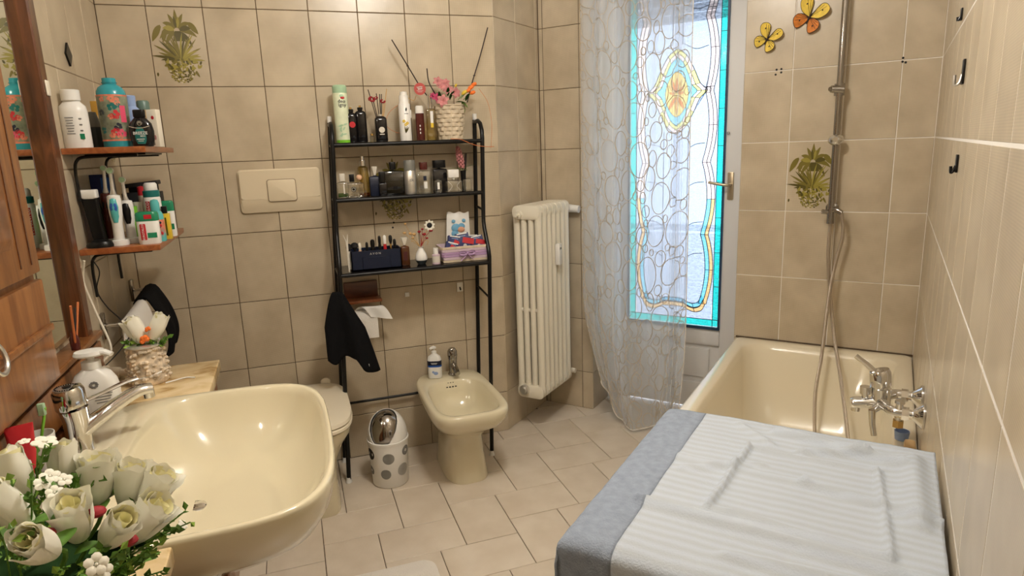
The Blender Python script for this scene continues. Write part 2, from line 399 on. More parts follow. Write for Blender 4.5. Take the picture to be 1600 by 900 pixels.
def thing(name, label, cat, loc=(0, 0, 0), rz=0., group=None):
    o = bpy.data.objects.new(name, None); o.empty_display_size = .05; C.objects.link(o)
    o.location = loc; o.rotation_euler = (0, 0, rz); o['label'] = label; o['category'] = cat
    if group: o['group'] = group
    return o
def link(name, me, parent=None, loc=(0, 0, 0), rot=(0, 0, 0), **tags):
    o = bpy.data.objects.new(name, me); C.objects.link(o); o.parent = parent; o.location = loc; o.rotation_euler = rot
    for k, v in tags.items(): o[k] = v
    return o
I4 = Matrix.Identity(4)
def face_front(x, y, z):
    """text lying in x,z that reads from -y"""
    return Matrix.Translation((x, y, z)) @ Matrix.Rotation(pi / 2, 4, 'X')

# ================================================================== THE ROOM
TW, TH, Z0, CEIL = .2, .2993, 2.0066, 2.62
ROWS = [Z0 - TH * i for i in range(-2, 9)]           # joint heights, top to bottom
_tc = {}
def tile_mesh(w, h, m, flat=False, gap=.0013):
    k = (round(w, 3), round(h, 3), m, flat, gap)
    if k not in _tc:
        g, b, t = gap, .0016, .0045; mb = MB()
        def ring(i, y): return [(g + i, y, g + i), (w - g - i, y, g + i), (w - g - i, y, h - g - i), (g + i, y, h - g - i)]
        def ringf(i, y): return [(g + i, g + i, -y), (w - g - i, g + i, -y), (w - g - i, h - g - i, -y), (g + i, h - g - i, -y)]
        rg = ringf if flat else ring
        mb.loft([rg(0, t), rg(0, b), rg(b * .4, b * .4), rg(b, 0)], False, True); _tc[k] = mb.mesh('tile', m, 25)
    return _tc[k]
def wall(name, origin, rz, u0, u1, phase=0., grout='grout_dark', tm='tile_back', ztop=CEIL, zmin=0., thick=.09, jit=.0006, e0=.09, e1=.09, gap=.0013, gd=.0022):
    """tiled wall, local x to the right as one faces it, local y into the wall"""
    mb = MB(); mb.box(((u0 - e0 + u1 + e1) / 2, gd + thick / 2, (ztop + zmin) / 2), (u1 + e1 - u0 + e0, thick, ztop - zmin))
    o = mb.build(name, grout, loc=origin, rz=rz, kind='structure')
    xs = [u0]; k = math.ceil((u0 - phase) / TW + 1e-6)
    while phase + k * TW < u1 - 1e-4:
        if phase + k * TW - u0 > .004: xs.append(phase + k * TW)
        k += 1
    xs.append(u1)
    zs = [z for z in ROWS if zmin < z < ztop] + [zmin]; zs = [min(ztop, zs[0] + TH)] + zs if zs[0] < ztop - .01 else zs
    for i in range(len(xs) - 1):
        for j in range(len(zs) - 1):
            w, h = xs[i + 1] - xs[i], zs[j] - zs[j + 1]
            if w < .006 or h < .006: continue
            link('tile', tile_mesh(w, h, tm, False, gap), o, (xs[i], random.uniform(-jit, jit), zs[j + 1]), (random.uniform(-.0008, .0008) * (jit > 0), 0, random.uniform(-.0008, .0008) * (jit > 0)))
    return o
w_back = wall('wall_back', (0, 0, 0), 0, -.17, 1.40, jit=.0005, e1=-.003)
w_left = wall('wall_left', (-.17, 0, 0), R(90), -3.62, 0, 0, 'grout_mid', e0=0)
w_nl = wall('wall_niche', (1.40, 0, 0), PHI + R(90), 0, .43, .2, 'grout_mid', e0=-.003)
w_nb = wall('wall_radiator', TC[:], PHI, -1.746, -1.46, -.1225 - 1.4, 'grout_dark', e1=-.003)
w_jl = wall('wall_jamb_left', T(-1.46, 0, 0)[:], PHI + R(90), 0, .30, .2, 'grout_mid', thick=.05, e0=-.003, e1=0)
w_tub = wall('wall_tub', TC[:], PHI, -.73, 0, -.532, 'grout_light', 'tile_tub', e0=-.003, gap=.0016)
w_jr = wall('wall_jamb_right', T(-.73, 0, 0)[:], PHI - R(90), -.30, 0, -.2, 'grout_mid', thick=.05, e0=0, e1=-.003)
w_right = wall('wall_right', TC[:], PHI - R(90), 0, 3.47, .04, 'grout_light', 'tile_back', gap=.0022, gd=.0005, jit=0.)
o = MB().box((-1.095, .15, 2.44), (.74, .30, .38)).build('wall_lintel', 'plaster', loc=TC[:], rz=PHI, kind='structure')
# wall behind the camera, between the left wall and the right wall
a, b = Vector((-.17, -3.6, 0)), T(0, 3.45, 0); d = (b - a); L_ = d.length
mb = MB(); mb.box((L_ / 2, -.04, CEIL / 2), (L_, .08, CEIL)); mb.build('wall_near', 'plaster', loc=a[:], rz=math.atan2(d.y, d.x), kind='structure')
room = [(-.17, 0), (1.40, 0), T(-1.722, 0, 0)[:2], T(-1.46, 0, 0)[:2], T(-1.46, -.3, 0)[:2], T(-.73, -.3, 0)[:2], T(-.73, 0, 0)[:2], tuple(TC[:2]), tuple(b[:2]), tuple(a[:2])]
def inside(p, poly):
    c = False; n = len(poly)
    for i in range(n):
        (x1, y1), (x2, y2) = poly[i], poly[(i + 1) % n]
        if (y1 > p[1]) != (y2 > p[1]) and p[0] < (x2 - x1) * (p[1] - y1) / (y2 - y1) + x1: c = not c
    return c
big = [(-.3, .14), (1.5, .34), (2.40, .75), (3.05, -1.0), (.4, -3.6), (-.3, -3.8)]
mb = MB(); mb.loft([[(x, y, -.10) for x, y in big], [(x, y, -.0042) for x, y in big]]); floor = mb.build('floor', 'grout_dark', kind='structure')
mb = MB(); mb.loft([[(x, y, CEIL) for x, y in big], [(x, y, CEIL + .08) for x, y in big]]); mb.build('ceiling', 'plaster', kind='structure')
# herringbone floor: tiles .3 x .2, lattice (1,1) and (2.5,-.5) in units of .2
sc_ = .1955
for i in range(-26, 26):
    for j in range(-12, 12):
        x = 6.2 + i * 1 + j * 2.5; y = 1.49 + i * 1 - j * .5
        for (px, py, w, h) in ((x, y, 1, 1.5), (x + 1, y, 1.5, 1)):
            cs = [(px + w * a_, py + h * b_) for a_ in (.06, .5, .94) for b_ in (.06, .5, .94)]
            wc = [(c_[0] * .2, -c_[1] * sc_) for c_ in cs]
            if sum(inside(p, room) for p in wc) < 1: continue
            me = tile_mesh(.2 * w, sc_ * h, 'tile_floor', True)
            link('tile', me, floor, (px * .2, -(py + h) * sc_, random.uniform(-.0004, .0004)))

# printed plant tiles
def leafpts(x, z, a, l, w, bend=0., n=6):
    L1, L2 = [], []
    for i in range(n + 1):
        t = i / n; aa = a + bend * t; cx = x + l * t * cos(a + bend * t * .5); cz = z + l * t * sin(a + bend * t * .5)
        ww = w * (sin(pi * min(1, t * .92 + .06)) ** .8) * (1 - .25 * t)
        L1.append((cx - ww * sin(aa), cz + ww * cos(aa))); L2.append((cx + ww * sin(aa), cz - ww * cos(aa)))
    return L1 + L2[::-1]
def plant_print(parent, x0, z0, y=-.0012):
    rnd = random.Random(3); mb = MB()
    def put(pts, m, dy=0.):
        mb.m = m; mb.poly([(x0 + p[0] * .2, y - dy, z0 + p[1] * .3) for p in pts])
    k = [0]
    def leaf(x, z, a, l, w, bend, m): k[0] += 1; put(leafpts(x, z, R(a), l, w, R(bend)), m, k[0] * .000004)
    # small tree above
    for (a, l, w, b_, m) in ((175, .36, .05, 50, 0), (200, .30, .05, 45, 0), (8, .38, .05, -45, 0), (-22, .34, .045, -40, 1), (140, .26, .05, 40, 0), (40, .27, .05, -40, 0),
                             (160, .25, .05, 30, 2), (20, .26, .05, -30, 1), (115, .25, .05, 15, 0), (65, .26, .05, -15, 0), (90, .28, .055, 0, 0), (75, .18, .04, 0, 2), (100, .18, .04, 0, 1), (-40, .3, .02, -20, 0)):
        leaf(.50 + cos(R(a)) * .05, .70 + sin(R(a)) * .04, a, l * .80, w * .74, b_, m)
    for (x, z, a, l, w) in ((.30, .72, 235, .17, .05), (.70, .80, -25, .22, .05), (.22, .76, 215, .26, .055)): leaf(x, z, a, l, w, 25 if a > 90 else -25, 0)
    put([(.42, .575), (.62, .575), (.62, .62), (.56, .70), (.46, .70), (.42, .62)], 1, .0001)
    # spiky plant below
    for i in range(24):
        a = 8 + i * 7.1; leaf(.5 + .03 * cos(R(a)), .335, a + rnd.uniform(-4, 4), rnd.uniform(.30, .46) * (.8 + .25 * abs(cos(R(a)))), .020, (-25 if a < 90 else 25) * rnd.uniform(.2, 1), rnd.choice((0, 0, 1, 2)))
    for i in range(70):
        x = rnd.gauss(.5, .16); z = .30 + rnd.gauss(0, .05) - abs(x - .5) * .15
        leaf(x, z, rnd.uniform(0, 360), rnd.uniform(.05, .10), .02, 0, rnd.choice((0, 2, 2, 1)))
    # bowl of stones
    for i in range(120):
        t = rnd.random(); a = rnd.uniform(pi, 2 * pi); r_ = .24 * math.sqrt(rnd.random())
        x, z = .5 + r_ * cos(a), .20 + r_ * .62 * sin(a)
        put([(x + .02 * cos(q) * rnd.uniform(.6, 1.2), z + .012 * sin(q) * rnd.uniform(.6, 1.2)) for q in (0, 1.2, 2.4, 3.6, 4.9)], rnd.choice((0, 1, 2, 0, 2, 3)), .0003 + i * .000003)
    return mb.build('plant_print', ['olive1', 'olive2', 'olive3', 'white_print'], parent, kind='stuff')
plant_print(w_back, .0, ROWS[3]); plant_print(w_back, .80, ROWS[5]); plant_print(w_tub, -.532, ROWS[5]); plant_print(w_left, -.2, ROWS[4])
def screw_holes(parent, pts):
    mb = MB()
    for x, z in pts: mb.cyl((x, -.0006, z), (x, .0025, z), .0045, n=10)
    mb.build('screw_hole', 'black_matt', parent, kind='stuff')
screw_holes(w_tub, [(-.597, 1.712), (-.578, 1.713), (-.578, 1.699), (-.600, 1.692), (-.132, 1.716), (-.133, 1.702), (-.122, 1.698)])
screw_holes(w_back, [(.882, 1.088), (.888, 1.110)])
# dark silicone strip along the bath edge
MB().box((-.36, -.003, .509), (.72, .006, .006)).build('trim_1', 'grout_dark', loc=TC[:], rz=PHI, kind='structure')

# ------------------------------------------------------------------ glazed door to the balcony, set back .2
DY = .20; GX, GZ0, GZ1, GH = -1.0885, .472, 2.24, .2465    # glass centre, bottom, top, half width
def door():
    d = thing('door_1', '', ''); del d['label']; del d['category']; d['kind'] = 'structure'; d.location = TC; d.rotation_euler.z = PHI
    mb = MB()
    for sx in (-1, 1): mb.box((GX + sx * (GH + .055), DY + .022, 1.13), (.108, .045, 2.26), .003)
    mb.box((GX, DY + .022, .428), (2 * GH, .044, .088), .003); mb.box((GX, DY + .022, 2.25), (2 * GH, .044, .02)); mb.box((GX, DY + .022, .10), (2 * GH, .044, .14), .003)
    mb.build('frame', 'paint_white', d)
    mb = MB()
    for sx in (-1, 1): mb.box((GX + sx * (GH - .004), DY - .004, (GZ0 + GZ1) / 2), (.010, .012, GZ1 - GZ0))
    mb.box((GX, DY - .004, GZ0 + .005), (2 * GH, .012, .014)); mb.build('glazing_bead', 'navy_film', d)
    mb = MB(); mb.box((GX, DY + .025, .28), (2 * GH, .018, .22)); mb.rbox((0, 0, 0), (2 * GH - .10, .16, .014), .004, .004, 2, Matrix.Translation((GX, DY + .013, .28)) @ Matrix.Rotation(pi / 2, 4, 'X'))
    mb.build('lower_panel', 'paint_white', d)
    mb = MB(); mb.box((GX, DY + .02, (GZ0 + GZ1) / 2), (2 * GH, .004, GZ1 - GZ0)); mb.build('pane', 'glass_clear', d)
    # stained film: x from the glass centre, z absolute
    def flat(name, pts, m, dy=.012): MB().plate([(GX + x, z) for x, z in pts], DY + dy - .001, DY + dy).build(name, m, d)
    lead = MB()
    def came(pts, r=.0022, dy=.0085): lead.tube([(GX + p[0], DY + dy, p[1]) for p in pts], r * 1.45, 5, flat=.6)
    # teal border in short lengths
    z = GZ0 + .012; bw = .040; k = 0
    while z < GZ1 - .02:
        z2 = min(GZ1 - .01, z + (.035 if k == 0 else .176))
        for sx in (-1, 1):
            x1, x2 = sx * (GH - .008), sx * (GH - bw)
            flat('coloured_pane', [(x1, z), (x2, z), (x2, z2), (x1, z2)], 'teal_film'); came([(x1, z2), (x2, z2)], .0018)
        z = z2; k += 1
    for sx in (-1, 1): came([(sx * (GH - bw), GZ0 + .01), (sx * (GH - bw), GZ1)])
    for i in range(3):
        x1 = -GH + bw + i * (2 * GH - 2 * bw) / 3; x2 = x1 + (2 * GH - 2 * bw) / 3
        flat('coloured_pane', [(x1, GZ0 + .012), (x2, GZ0 + .012), (x2, GZ0 + .046), (x1, GZ0 + .046)], 'teal_film'); came([(x2, GZ0 + .012), (x2, GZ0 + .046)], .0018)
    came([(-GH + .01, GZ0 + .047), (GH - .01, GZ0 + .047)])
    # ogee side bands: outer rose/peach strip and inner sky strip
    MZ = 1.665
    def side(z):
        """distance of the band's centre from the glass axis"""
        t = abs(z - MZ); w = .150 + .030 * abs(sin(pi * (t + .02) / .36)) ** .8
        return w
    zs_ = [.60 + i * .02 for i in range(0, 79)]
    for sx in (-1, 1):
        for (off, wd, m) in ((.012, .016, 'glass_rose'), (-.008, .018, 'glass_sky')):
            for s0 in range(0, 78, 9):
                seg = zs_[s0:s0 + 10]
                if seg[-1] > GZ1: break
                mm = m if not (m == 'glass_rose' and seg[0] < 1.05) else 'glass_peach'
                if mm == 'glass_sky' and seg[0] > 1.1: mm = 'glass_rose'
                p1 = [(sx * (side(q) + off - wd / 2), q) for q in seg]; p2 = [(sx * (side(q) + off + wd / 2), q) for q in seg]
                flat('coloured_pane', p1 + p2[::-1], mm)
                came([p1[0], p2[0]], .0018)
        for off in (-.018, .003, .021): came([(sx * (side(q) + off), q) for q in zs_ if q < GZ1])
    def medw(z):
        t = abs(z - MZ); P_ = ((0, .150), (.035, .115), (.10, .085), (.17, .045), (.205, 0))
        for (a, x1), (b, x2) in zip(P_, P_[1:]):
            if t <= b: return x1 + (x2 - x1) * (t - a) / (b - a)
        return 0.
    cuts = [.60, .70, .86, 1.02, 1.22, 1.41, MZ - .205, MZ - .10, MZ, MZ + .10, MZ + .205, 2.05, GZ1 - .002]
    for z1, z2 in zip(cuts, cuts[1:]):
        zz = [z1 + (z2 - z1) * i / 8 for i in range(9)]
        for sx in (-1, 1):
            flat('coloured_pane', [(sx * (side(q) - .018), q) for q in zz] + [(sx * medw(q), q) for q in zz[::-1]], 'glass_lav', .013)
            flat('coloured_pane', [(sx * (side(q) + .021), q) for q in zz] + [(sx * (GH - bw), q) for q in zz[::-1]], 'glass_lav', .013)
    for sx in (-1, 1): flat('coloured_pane', [(0, .60), (sx * .16, .60), (sx * .11, .598), (sx * .05, .604), (0, .605)], 'glass_lav', .0125)
    flat('coloured_pane', [(-.20, GZ0 + .048), (.20, GZ0 + .048), (.20, .60), (.168, .60), (.15, .565), (.115, .553), (.08, .562), (.055, .575), (0, .578), (-.055, .575), (-.08, .562), (-.115, .553), (-.15, .565), (-.168, .60), (-.20, .60)], 'glass_lav', .013)
    # lobed foot of the band
    foot1 = [(-.168, .60), (-.15, .565), (-.115, .553), (-.08, .562), (-.055, .575), (0, .578), (.055, .575), (.08, .562), (.115, .553), (.15, .565), (.168, .60)]
    for k_, (dz, m, m2) in enumerate(((0, 'glass_peach', 0), (.024, 'glass_sky', 0))):
        f1 = [(p.x, p.y) for p in bez([(x * (1 - .06 * k_), z + dz, 0) for x, z in foot1], 4)]; f2 = [(x * .93, z + .020) for x, z in f1]
        for s0 in range(0, len(f1) - 1, 8): flat('coloured_pane', f1[s0:s0 + 9] + f2[s0:s0 + 9][::-1], m); came([f1[s0], f2[s0]], .0018)
        came(f1); came(f2)
    # long lines and arcs of the pale field
    for x in (-.062, .062): came([(x, .60), (x, MZ - .19)], .0018); came([(x * .4, MZ + .22), (x * .4, GZ1)], .0018)
    for z in (.86, 1.02, 1.22, 1.41):
        for sx in (-1, 1): came(bez([(sx * .062, z - .02, 0), (sx * .10, z, 0), (sx * .145, z + .005, 0)], 5), .0018)
    for z in (1.87, 2.05):
        for sx in (-1, 1): came(bez([(sx * .03, z + .02, 0), (sx * .09, z - .01, 0), (sx * .15, z, 0)], 5), .0018)
    # medallion: sky field, lemon scrolls, shell flower
    med = bez([(0, MZ + .205, 0), (.045, MZ + .17, 0), (.085, MZ + .10, 0), (.115, MZ + .035, 0), (.150, MZ, 0), (.115, MZ - .035, 0), (.085, MZ - .10, 0), (.045, MZ - .17, 0), (0, MZ - .205, 0)], 6)
    for sx in (-1, 1):
        edge = [(sx * p.x, p.y) for p in med]; inner = [(sx * p.x * .80, MZ + (p.y - MZ) * .90) for p in med]; inn2 = [(sx * p.x * .66, MZ + (p.y - MZ) * .80) for p in med]
        n_ = len(edge); q_ = n_ // 4
        for s0 in range(0, n_ - 1, 6):
            flat('coloured_pane', edge[s0:s0 + 7] + inner[s0:s0 + 7][::-1], 'glass_lemon' if (s0 // 6) % 2 == 0 else 'glass_rose', .011)
            flat('coloured_pane', inner[s0:s0 + 7] + inn2[s0:s0 + 7][::-1], 'glass_rose' if (s0 // 6) % 2 == 0 else 'glass_lemon', .011)
            came([edge[s0], inn2[s0]], .0016)
        fan = [(sx * .058 * abs(sin(q)) ** 1.25, MZ - .012 + .108 * math.copysign(abs(cos(q)) ** 1.1, cos(q))) for q in [pi * i / 18 for i in range(19)]]
        flat('coloured_pane', inn2 + fan[::-1], 'glass_sky', .014); flat('coloured_pane', fan, 'glass_gold', .014); came(fan, .0014)
        came(edge); came(inner, .0017); came(inn2, .0017)
    for sx in (-1, 1):
        came([(sx * (.154 + .014 * cos(a_)), MZ + .014 * sin(a_)) for a_ in [i * pi / 6 for i in range(13)]], .0018)
    fl = [(90, .080, .013, 'glass_orange'), (70, .075, .012, 'glass_rose'), (110, .075, .012, 'glass_orange'), (48, .058, .011, 'glass_orange'), (132, .058, .011, 'glass_rose'), (18, .036, .010, 'glass_orange'), (162, .036, .010, 'glass_orange'),
          (-60, .080, .015, 'glass_orange'), (-90, .095, .014, 'glass_peach'), (-120, .080, .015, 'glass_orange')]
    for i, (a_, l, w, m) in enumerate(fl):
        P0 = (.010 * cos(R(a_)), MZ - .014 + .012 * sin(R(a_))); lp = leafpts(P0[0], P0[1], R(a_), l * .86, w * .62); flat('coloured_pane', lp, m, .0095 - .0002 * i); came(lp + [lp[0]], .0009, .0075 - .0002 * i)
    lead.build('lead_came', 'lead', d, kind='stuff')
    # handle on the right stile
    hx = -.812; mb = MB(); mb.rbox((0, 0, 0), (.030, .135, .008), .006, .002, 3, Matrix.Translation((hx, DY - .004, 1.205)) @ Matrix.Rotation(pi / 2, 4, 'X'))
    pl_ = mb.build('handle_plate', 'gold_dull', d)
    mb = MB(); mb.tube(bez([(hx, DY - .005, 1.212), (hx, DY - .04, 1.212), (hx - .01, DY - .05, 1.212), (hx - .05, DY - .052, 1.218), (hx - .095, DY - .05, 1.226)], 5), .0075, 10); mb.build('handle', 'gold_dull', d)
    mb = MB(); mb.sphere((GX + GH + .013, DY - .008, 1.457), .008, 10, 6); mb.build('knob', 'chrome', d)
    # threshold step of white stone
    MB().box((GX, DY - .01, .008), (.70, .08, .016), .004).build('threshold', 'paint_white', d)
M['gold_dull'] = mat('dull brass', (.48, .40, .28), .3, .8)
door()
# balcony outside the door
def outside(name, label, cat):
    return thing(name, label, cat, TC, PHI)
MB().box((-1.1, 1.9, -.05), (4.4, 3.3, .10)).build('ground', 'paint_ext', loc=TC[:], rz=PHI, kind='structure')
t = outside('balcony_parapet', 'white balcony parapet wall seen through the stained glass door', 'parapet')
MB().box((-1.1, 1.35, .40), (4.2, .10, .80)).build('wall', 'paint_ext', t); MB().box((-1.1, 1.35, .845), (4.2, .05, .04)).build('rail', 'rail_ext', t)
t = outside('roller_shutter', 'grey roller shutter drawn up above the balcony door', 'shutter')
for i in range(8): MB().rbox((0, 0, 0), (.80, .040, .012), .004, .003, 2, Matrix.Translation((-1.09, .36, 2.03 + i * .044)) @ Matrix.Rotation(pi / 2, 4, 'X')).build('slat', 'shutter', t)

# ------------------------------------------------------------------ ceiling lamp
def ceiling_lamp():
    t = thing('ceiling_lamp', 'round opal glass lamp fixed to the bathroom ceiling', 'lamp', (LAMP_AT[0], LAMP_AT[1], CEIL))
    MB().lathe([(.0001, 0), (.11, 0), (.11, -.03), (.09, -.035), (.0001, -.035)], 24).build('ceiling_plate', 'chrome', t)
    MB().lathe([(.0001, -.12), (.06, -.115), (.10, -.085), (.115, -.04), (.11, -.034)], 24).build('lamp_shade', 'bulb', t)
    l = bpy.data.lights.new('lamp_light', 'POINT'); l.energy = LAMP_POWER; l.color = LAMP_COLOR; l.shadow_soft_size = .13
    o = bpy.data.objects.new('lamp_light', l); C.objects.link(o); o.location = LAMP_AT
ceiling_lamp()
def mirror_lamp():
    t = thing('mirror_lamp', 'slim lamp fixed to the wall above the mirror', 'lamp', (0, 0, 0))
    MB().box((-.140, -1.85, 2.22), (.06, .50, .05), .006).build('housing', 'chrome', t)
    MB().box((-.140, -1.85, 2.190), (.05, .48, .010)).build('lamp_shade', 'bulb', t)
    l = bpy.data.lights.new('mirror_light', 'AREA'); l.shape = 'RECTANGLE'; l.size = .05; l.size_y = .46; l.energy = 6; l.color = (1.0, .90, .76)
    o = bpy.data.objects.new('mirror_light', l); C.objects.link(o); o.location = (-.135, -1.85, 2.180); o.rotation_euler = (0, R(-28), 0)
mirror_lamp()

# ================================================================== SANITARY WARE
def bathtub():
    t = thing('bathtub', 'cream enamel bathtub along the tiled right wall', 'bathtub', TC, PHI)
    w, L_, z = .715, 1.585, .512; cx, cy = -w / 2 - .002, -L_ / 2 - .008
    def rr(i, r, zz, dx=0, dy=0, near=0): return [(cx + dx + p[0], cy + dy + p[1], zz) for p in rrect(w - 2 * i, L_ - 2 * i, r, 6)]
    mb = MB()
    def bowl(iw, i0, i1, r, zz):
        """iw: inset at the sides, i0 at the wall end, i1 at the near end"""
        hw = w - 2 * iw; hl = L_ - i0 - i1; return [(cx + p[0], cy + (i1 - i0) / 2 + p[1], zz) for p in rrect(hw, hl, r, 6)]
    rings = [rr(.012, .02, .02), rr(.012, .02, z - .05), rr(0, .022, z - .045), rr(0, .022, z - .010), rr(.003, .022, z - .003), rr(.010, .025, z),
             bowl(.050, .055, .06, .10, z - .001), bowl(.058, .064, .07, .11, z - .008), bowl(.066, .078, .08, .12, z - .035), bowl(.085, .13, .12, .13, z - .18), bowl(.105, .20, .17, .14, z - .31), bowl(.14, .27, .24, .14, z - .375), bowl(.24, .40, .38, .10, z - .39)]
    mb.loft(rings, True, True); mb.build('tub_body', 'enamel', t, ang=50)
    mb = MB(); mb.lathe([(.001, .004), (.03, .004), (.034, .0)], 20, (cx, cy + .35, z - .39)); mb.build('drain', 'chrome', t)
bathtub()

def basin():
    cx, cy, z = .02, -1.478, .80
    t = thing('washbasin', 'large cream ceramic washbasin with thin curved rim', 'basin', (cx, cy, 0))
    # outline: straight back towards the wall, bulging front
    N = 72
    def outline(k, ky, dx, zz, p=4.6, x0=-.09, x1=.458, hy=.378):
        pts = []
        mx = (x0 + x1) / 2; a = (x1 - x0) / 2
        for i in range(N):
            q = 2 * pi * i / N; c_, s_ = cos(q), sin(q)
            x = mx + a * math.copysign(abs(c_) ** (2 / p), c_); y = hy * math.copysign(abs(s_) ** (2 / p), s_)
            y *= 1 - .05 * max(0, (x - .1) / .36) ** 2
            if c_ > 0: x += .012 * (1 - (y / hy) ** 2)
            pts.append((mx * (1 - k) + dx + x * k if k != 1 else x + dx, y * ky, zz))
        return pts
    def inn(ins, zz, x0=.035, p=4.0):
        pts = outline(1, 1, 0, zz, p, x0 + ins, .445 - ins, .359 - ins); return pts
    rings = [outline(.30, .26, -.03, .585), outline(.50, .44, -.02, .60), outline(.72, .66, -.01, .635), outline(.88, .84, 0, .685), outline(.965, .95, 0, .735), outline(.995, .99, 0, .775), outline(1, 1, 0, .792), outline(.996, .997, 0, .799), outline(.988, .990, 0, .802),
             inn(-.004, .801), inn(.001, .797), inn(.008, .78), inn(.03, .735), inn(.065, .69), inn(.105, .664), inn(.14, .655)]
    mb = MB(); mb.loft(rings, True, True); mb.build('bowl', 'cream', t, ang=60)
    mb = MB(); mb.lathe([(.0005, .003), (.022, .003), (.027, 0), (.027, -.004)], 24, (.155, .012, .657)); mb.build('drain', 'chrome', t)
    mb = MB(); mb.loft([super_ring(.10, 0, .10, .10, 3, .13), super_ring(.10, 0, .085, .085, 3, .3), super_ring(.09, 0, .10, .10, 3, .55), super_ring(.09, 0, .13, .14, 3, .60)]); mb.build('pedestal', 'cream', t)
basin()

def toilet():
    t = thing('toilet', 'cream toilet with closed lid behind the washbasin', 'toilet', (.42, -.02, 0))
    def o_(a, l0, l1, z, p=3.0, n=44): return super_ring(0, -(l0 + l1) / 2, a, (l1 - l0) / 2, p, z, n)
    rings = [o_(.106, .10, .475, 0, 5), o_(.108, .10, .48, .02, 5), o_(.102, .10, .47, .14, 5), o_(.112, .06, .475, .22, 4), o_(.15, .02, .53, .30), o_(.178, .0, .56, .345), o_(.180, .0, .562, .372), o_(.172, .01, .55, .378)]
    mb = MB(); mb.loft(rings); mb.build('bowl', 'cream', t, ang=50)
    mb = MB(); mb.loft([o_(.176, .045, .566, .380, 3.4), o_(.184, .04, .572, .386, 3.4), o_(.184, .04, .572, .396, 3.4), o_(.180, .042, .568, .400, 3.4)]); mb.build('seat', 'cream_pale', t)
    mb = MB(); mb.loft([o_(.178, .05, .566, .403, 3.6), o_(.182, .047, .570, .408, 3.6), o_(.180, .05, .566, .420, 3.6), o_(.160, .07, .54, .427, 3.6), o_(.10, .14, .44, .430, 3.2)]); mb.build('lid', 'cream_pale', t)
    for sx in (-1, 1):
        mb = MB(); mb.sphere((sx * .10, -.030, .415), .021, 14, 8, (1.1, .9, .9)); mb.cyl((sx * .10, -.03, .372), (sx * .10, -.03, .41), .014); mb.build('hinge', 'cream_pale', t)
toilet()

def flush_plate():
    t = thing('flush_plate', 'beige flush plate with square button on tiled wall above toilet', 'flush plate', (.4185, -.002, 1.2825))
    X = Matrix.Rotation(pi / 2, 4, 'X')
    mb = MB(); w, h = .332, .182
    rs = []
    def rg(i, y, lo=0.): return [(p[0], y - (lo if p[1] < -.035 else 0) * 0, p[1]) for p in rrect(w - 2 * i, h - 2 * i, .016, 5)]
    mb.loft([rg(0, 0), rg(0, -.006), rg(.002, -.009), rg(.005, -.010)]); mb.build('plate', 'plate', t)
    mb = MB(); mb.loft([[(p[0], -.0095, .026 + p[1]) for p in rrect(w - .012, .120, .014, 5)], [(p[0], -.018, .026 + p[1]) for p in rrect(w - .014, .118, .013, 5)]]); mb.build('upper_face', 'plate', t)
    mb = MB(); mb.loft([[(-.159, -.0095, -.030), (.159, -.0095, -.030), (.156, -.0095, -.085), (-.156, -.0095, -.085)], [(-.159, -.0180, -.034), (.159, -.0180, -.034), (.156, -.0105, -.084), (-.156, -.0105, -.084)]]); mb.build('lower_slope', 'plate', t)
    mb = MB(); mb.loft([[(p[0] + .005, -.0175, p[1]) for p in rrect(.118, .095, .010, 4)], [(p[0] + .005, -.0202, p[1]) for p in rrect(.118, .095, .010, 4)]]); mb.build('button_gap', 'grout_mid', t)
    mb = MB(); mb.loft([[(p[0] + .005, -.018, p[1]) for p in rrect(.112, .089, .009, 4)], [(p[0] + .005, -.0235, p[1]) for p in rrect(.112, .089, .009, 4)], [(p[0] + .005, -.025, p[1]) for p in rrect(.106, .083, .008, 4)]]); mb.build('button', 'plate', t)
flush_plate()

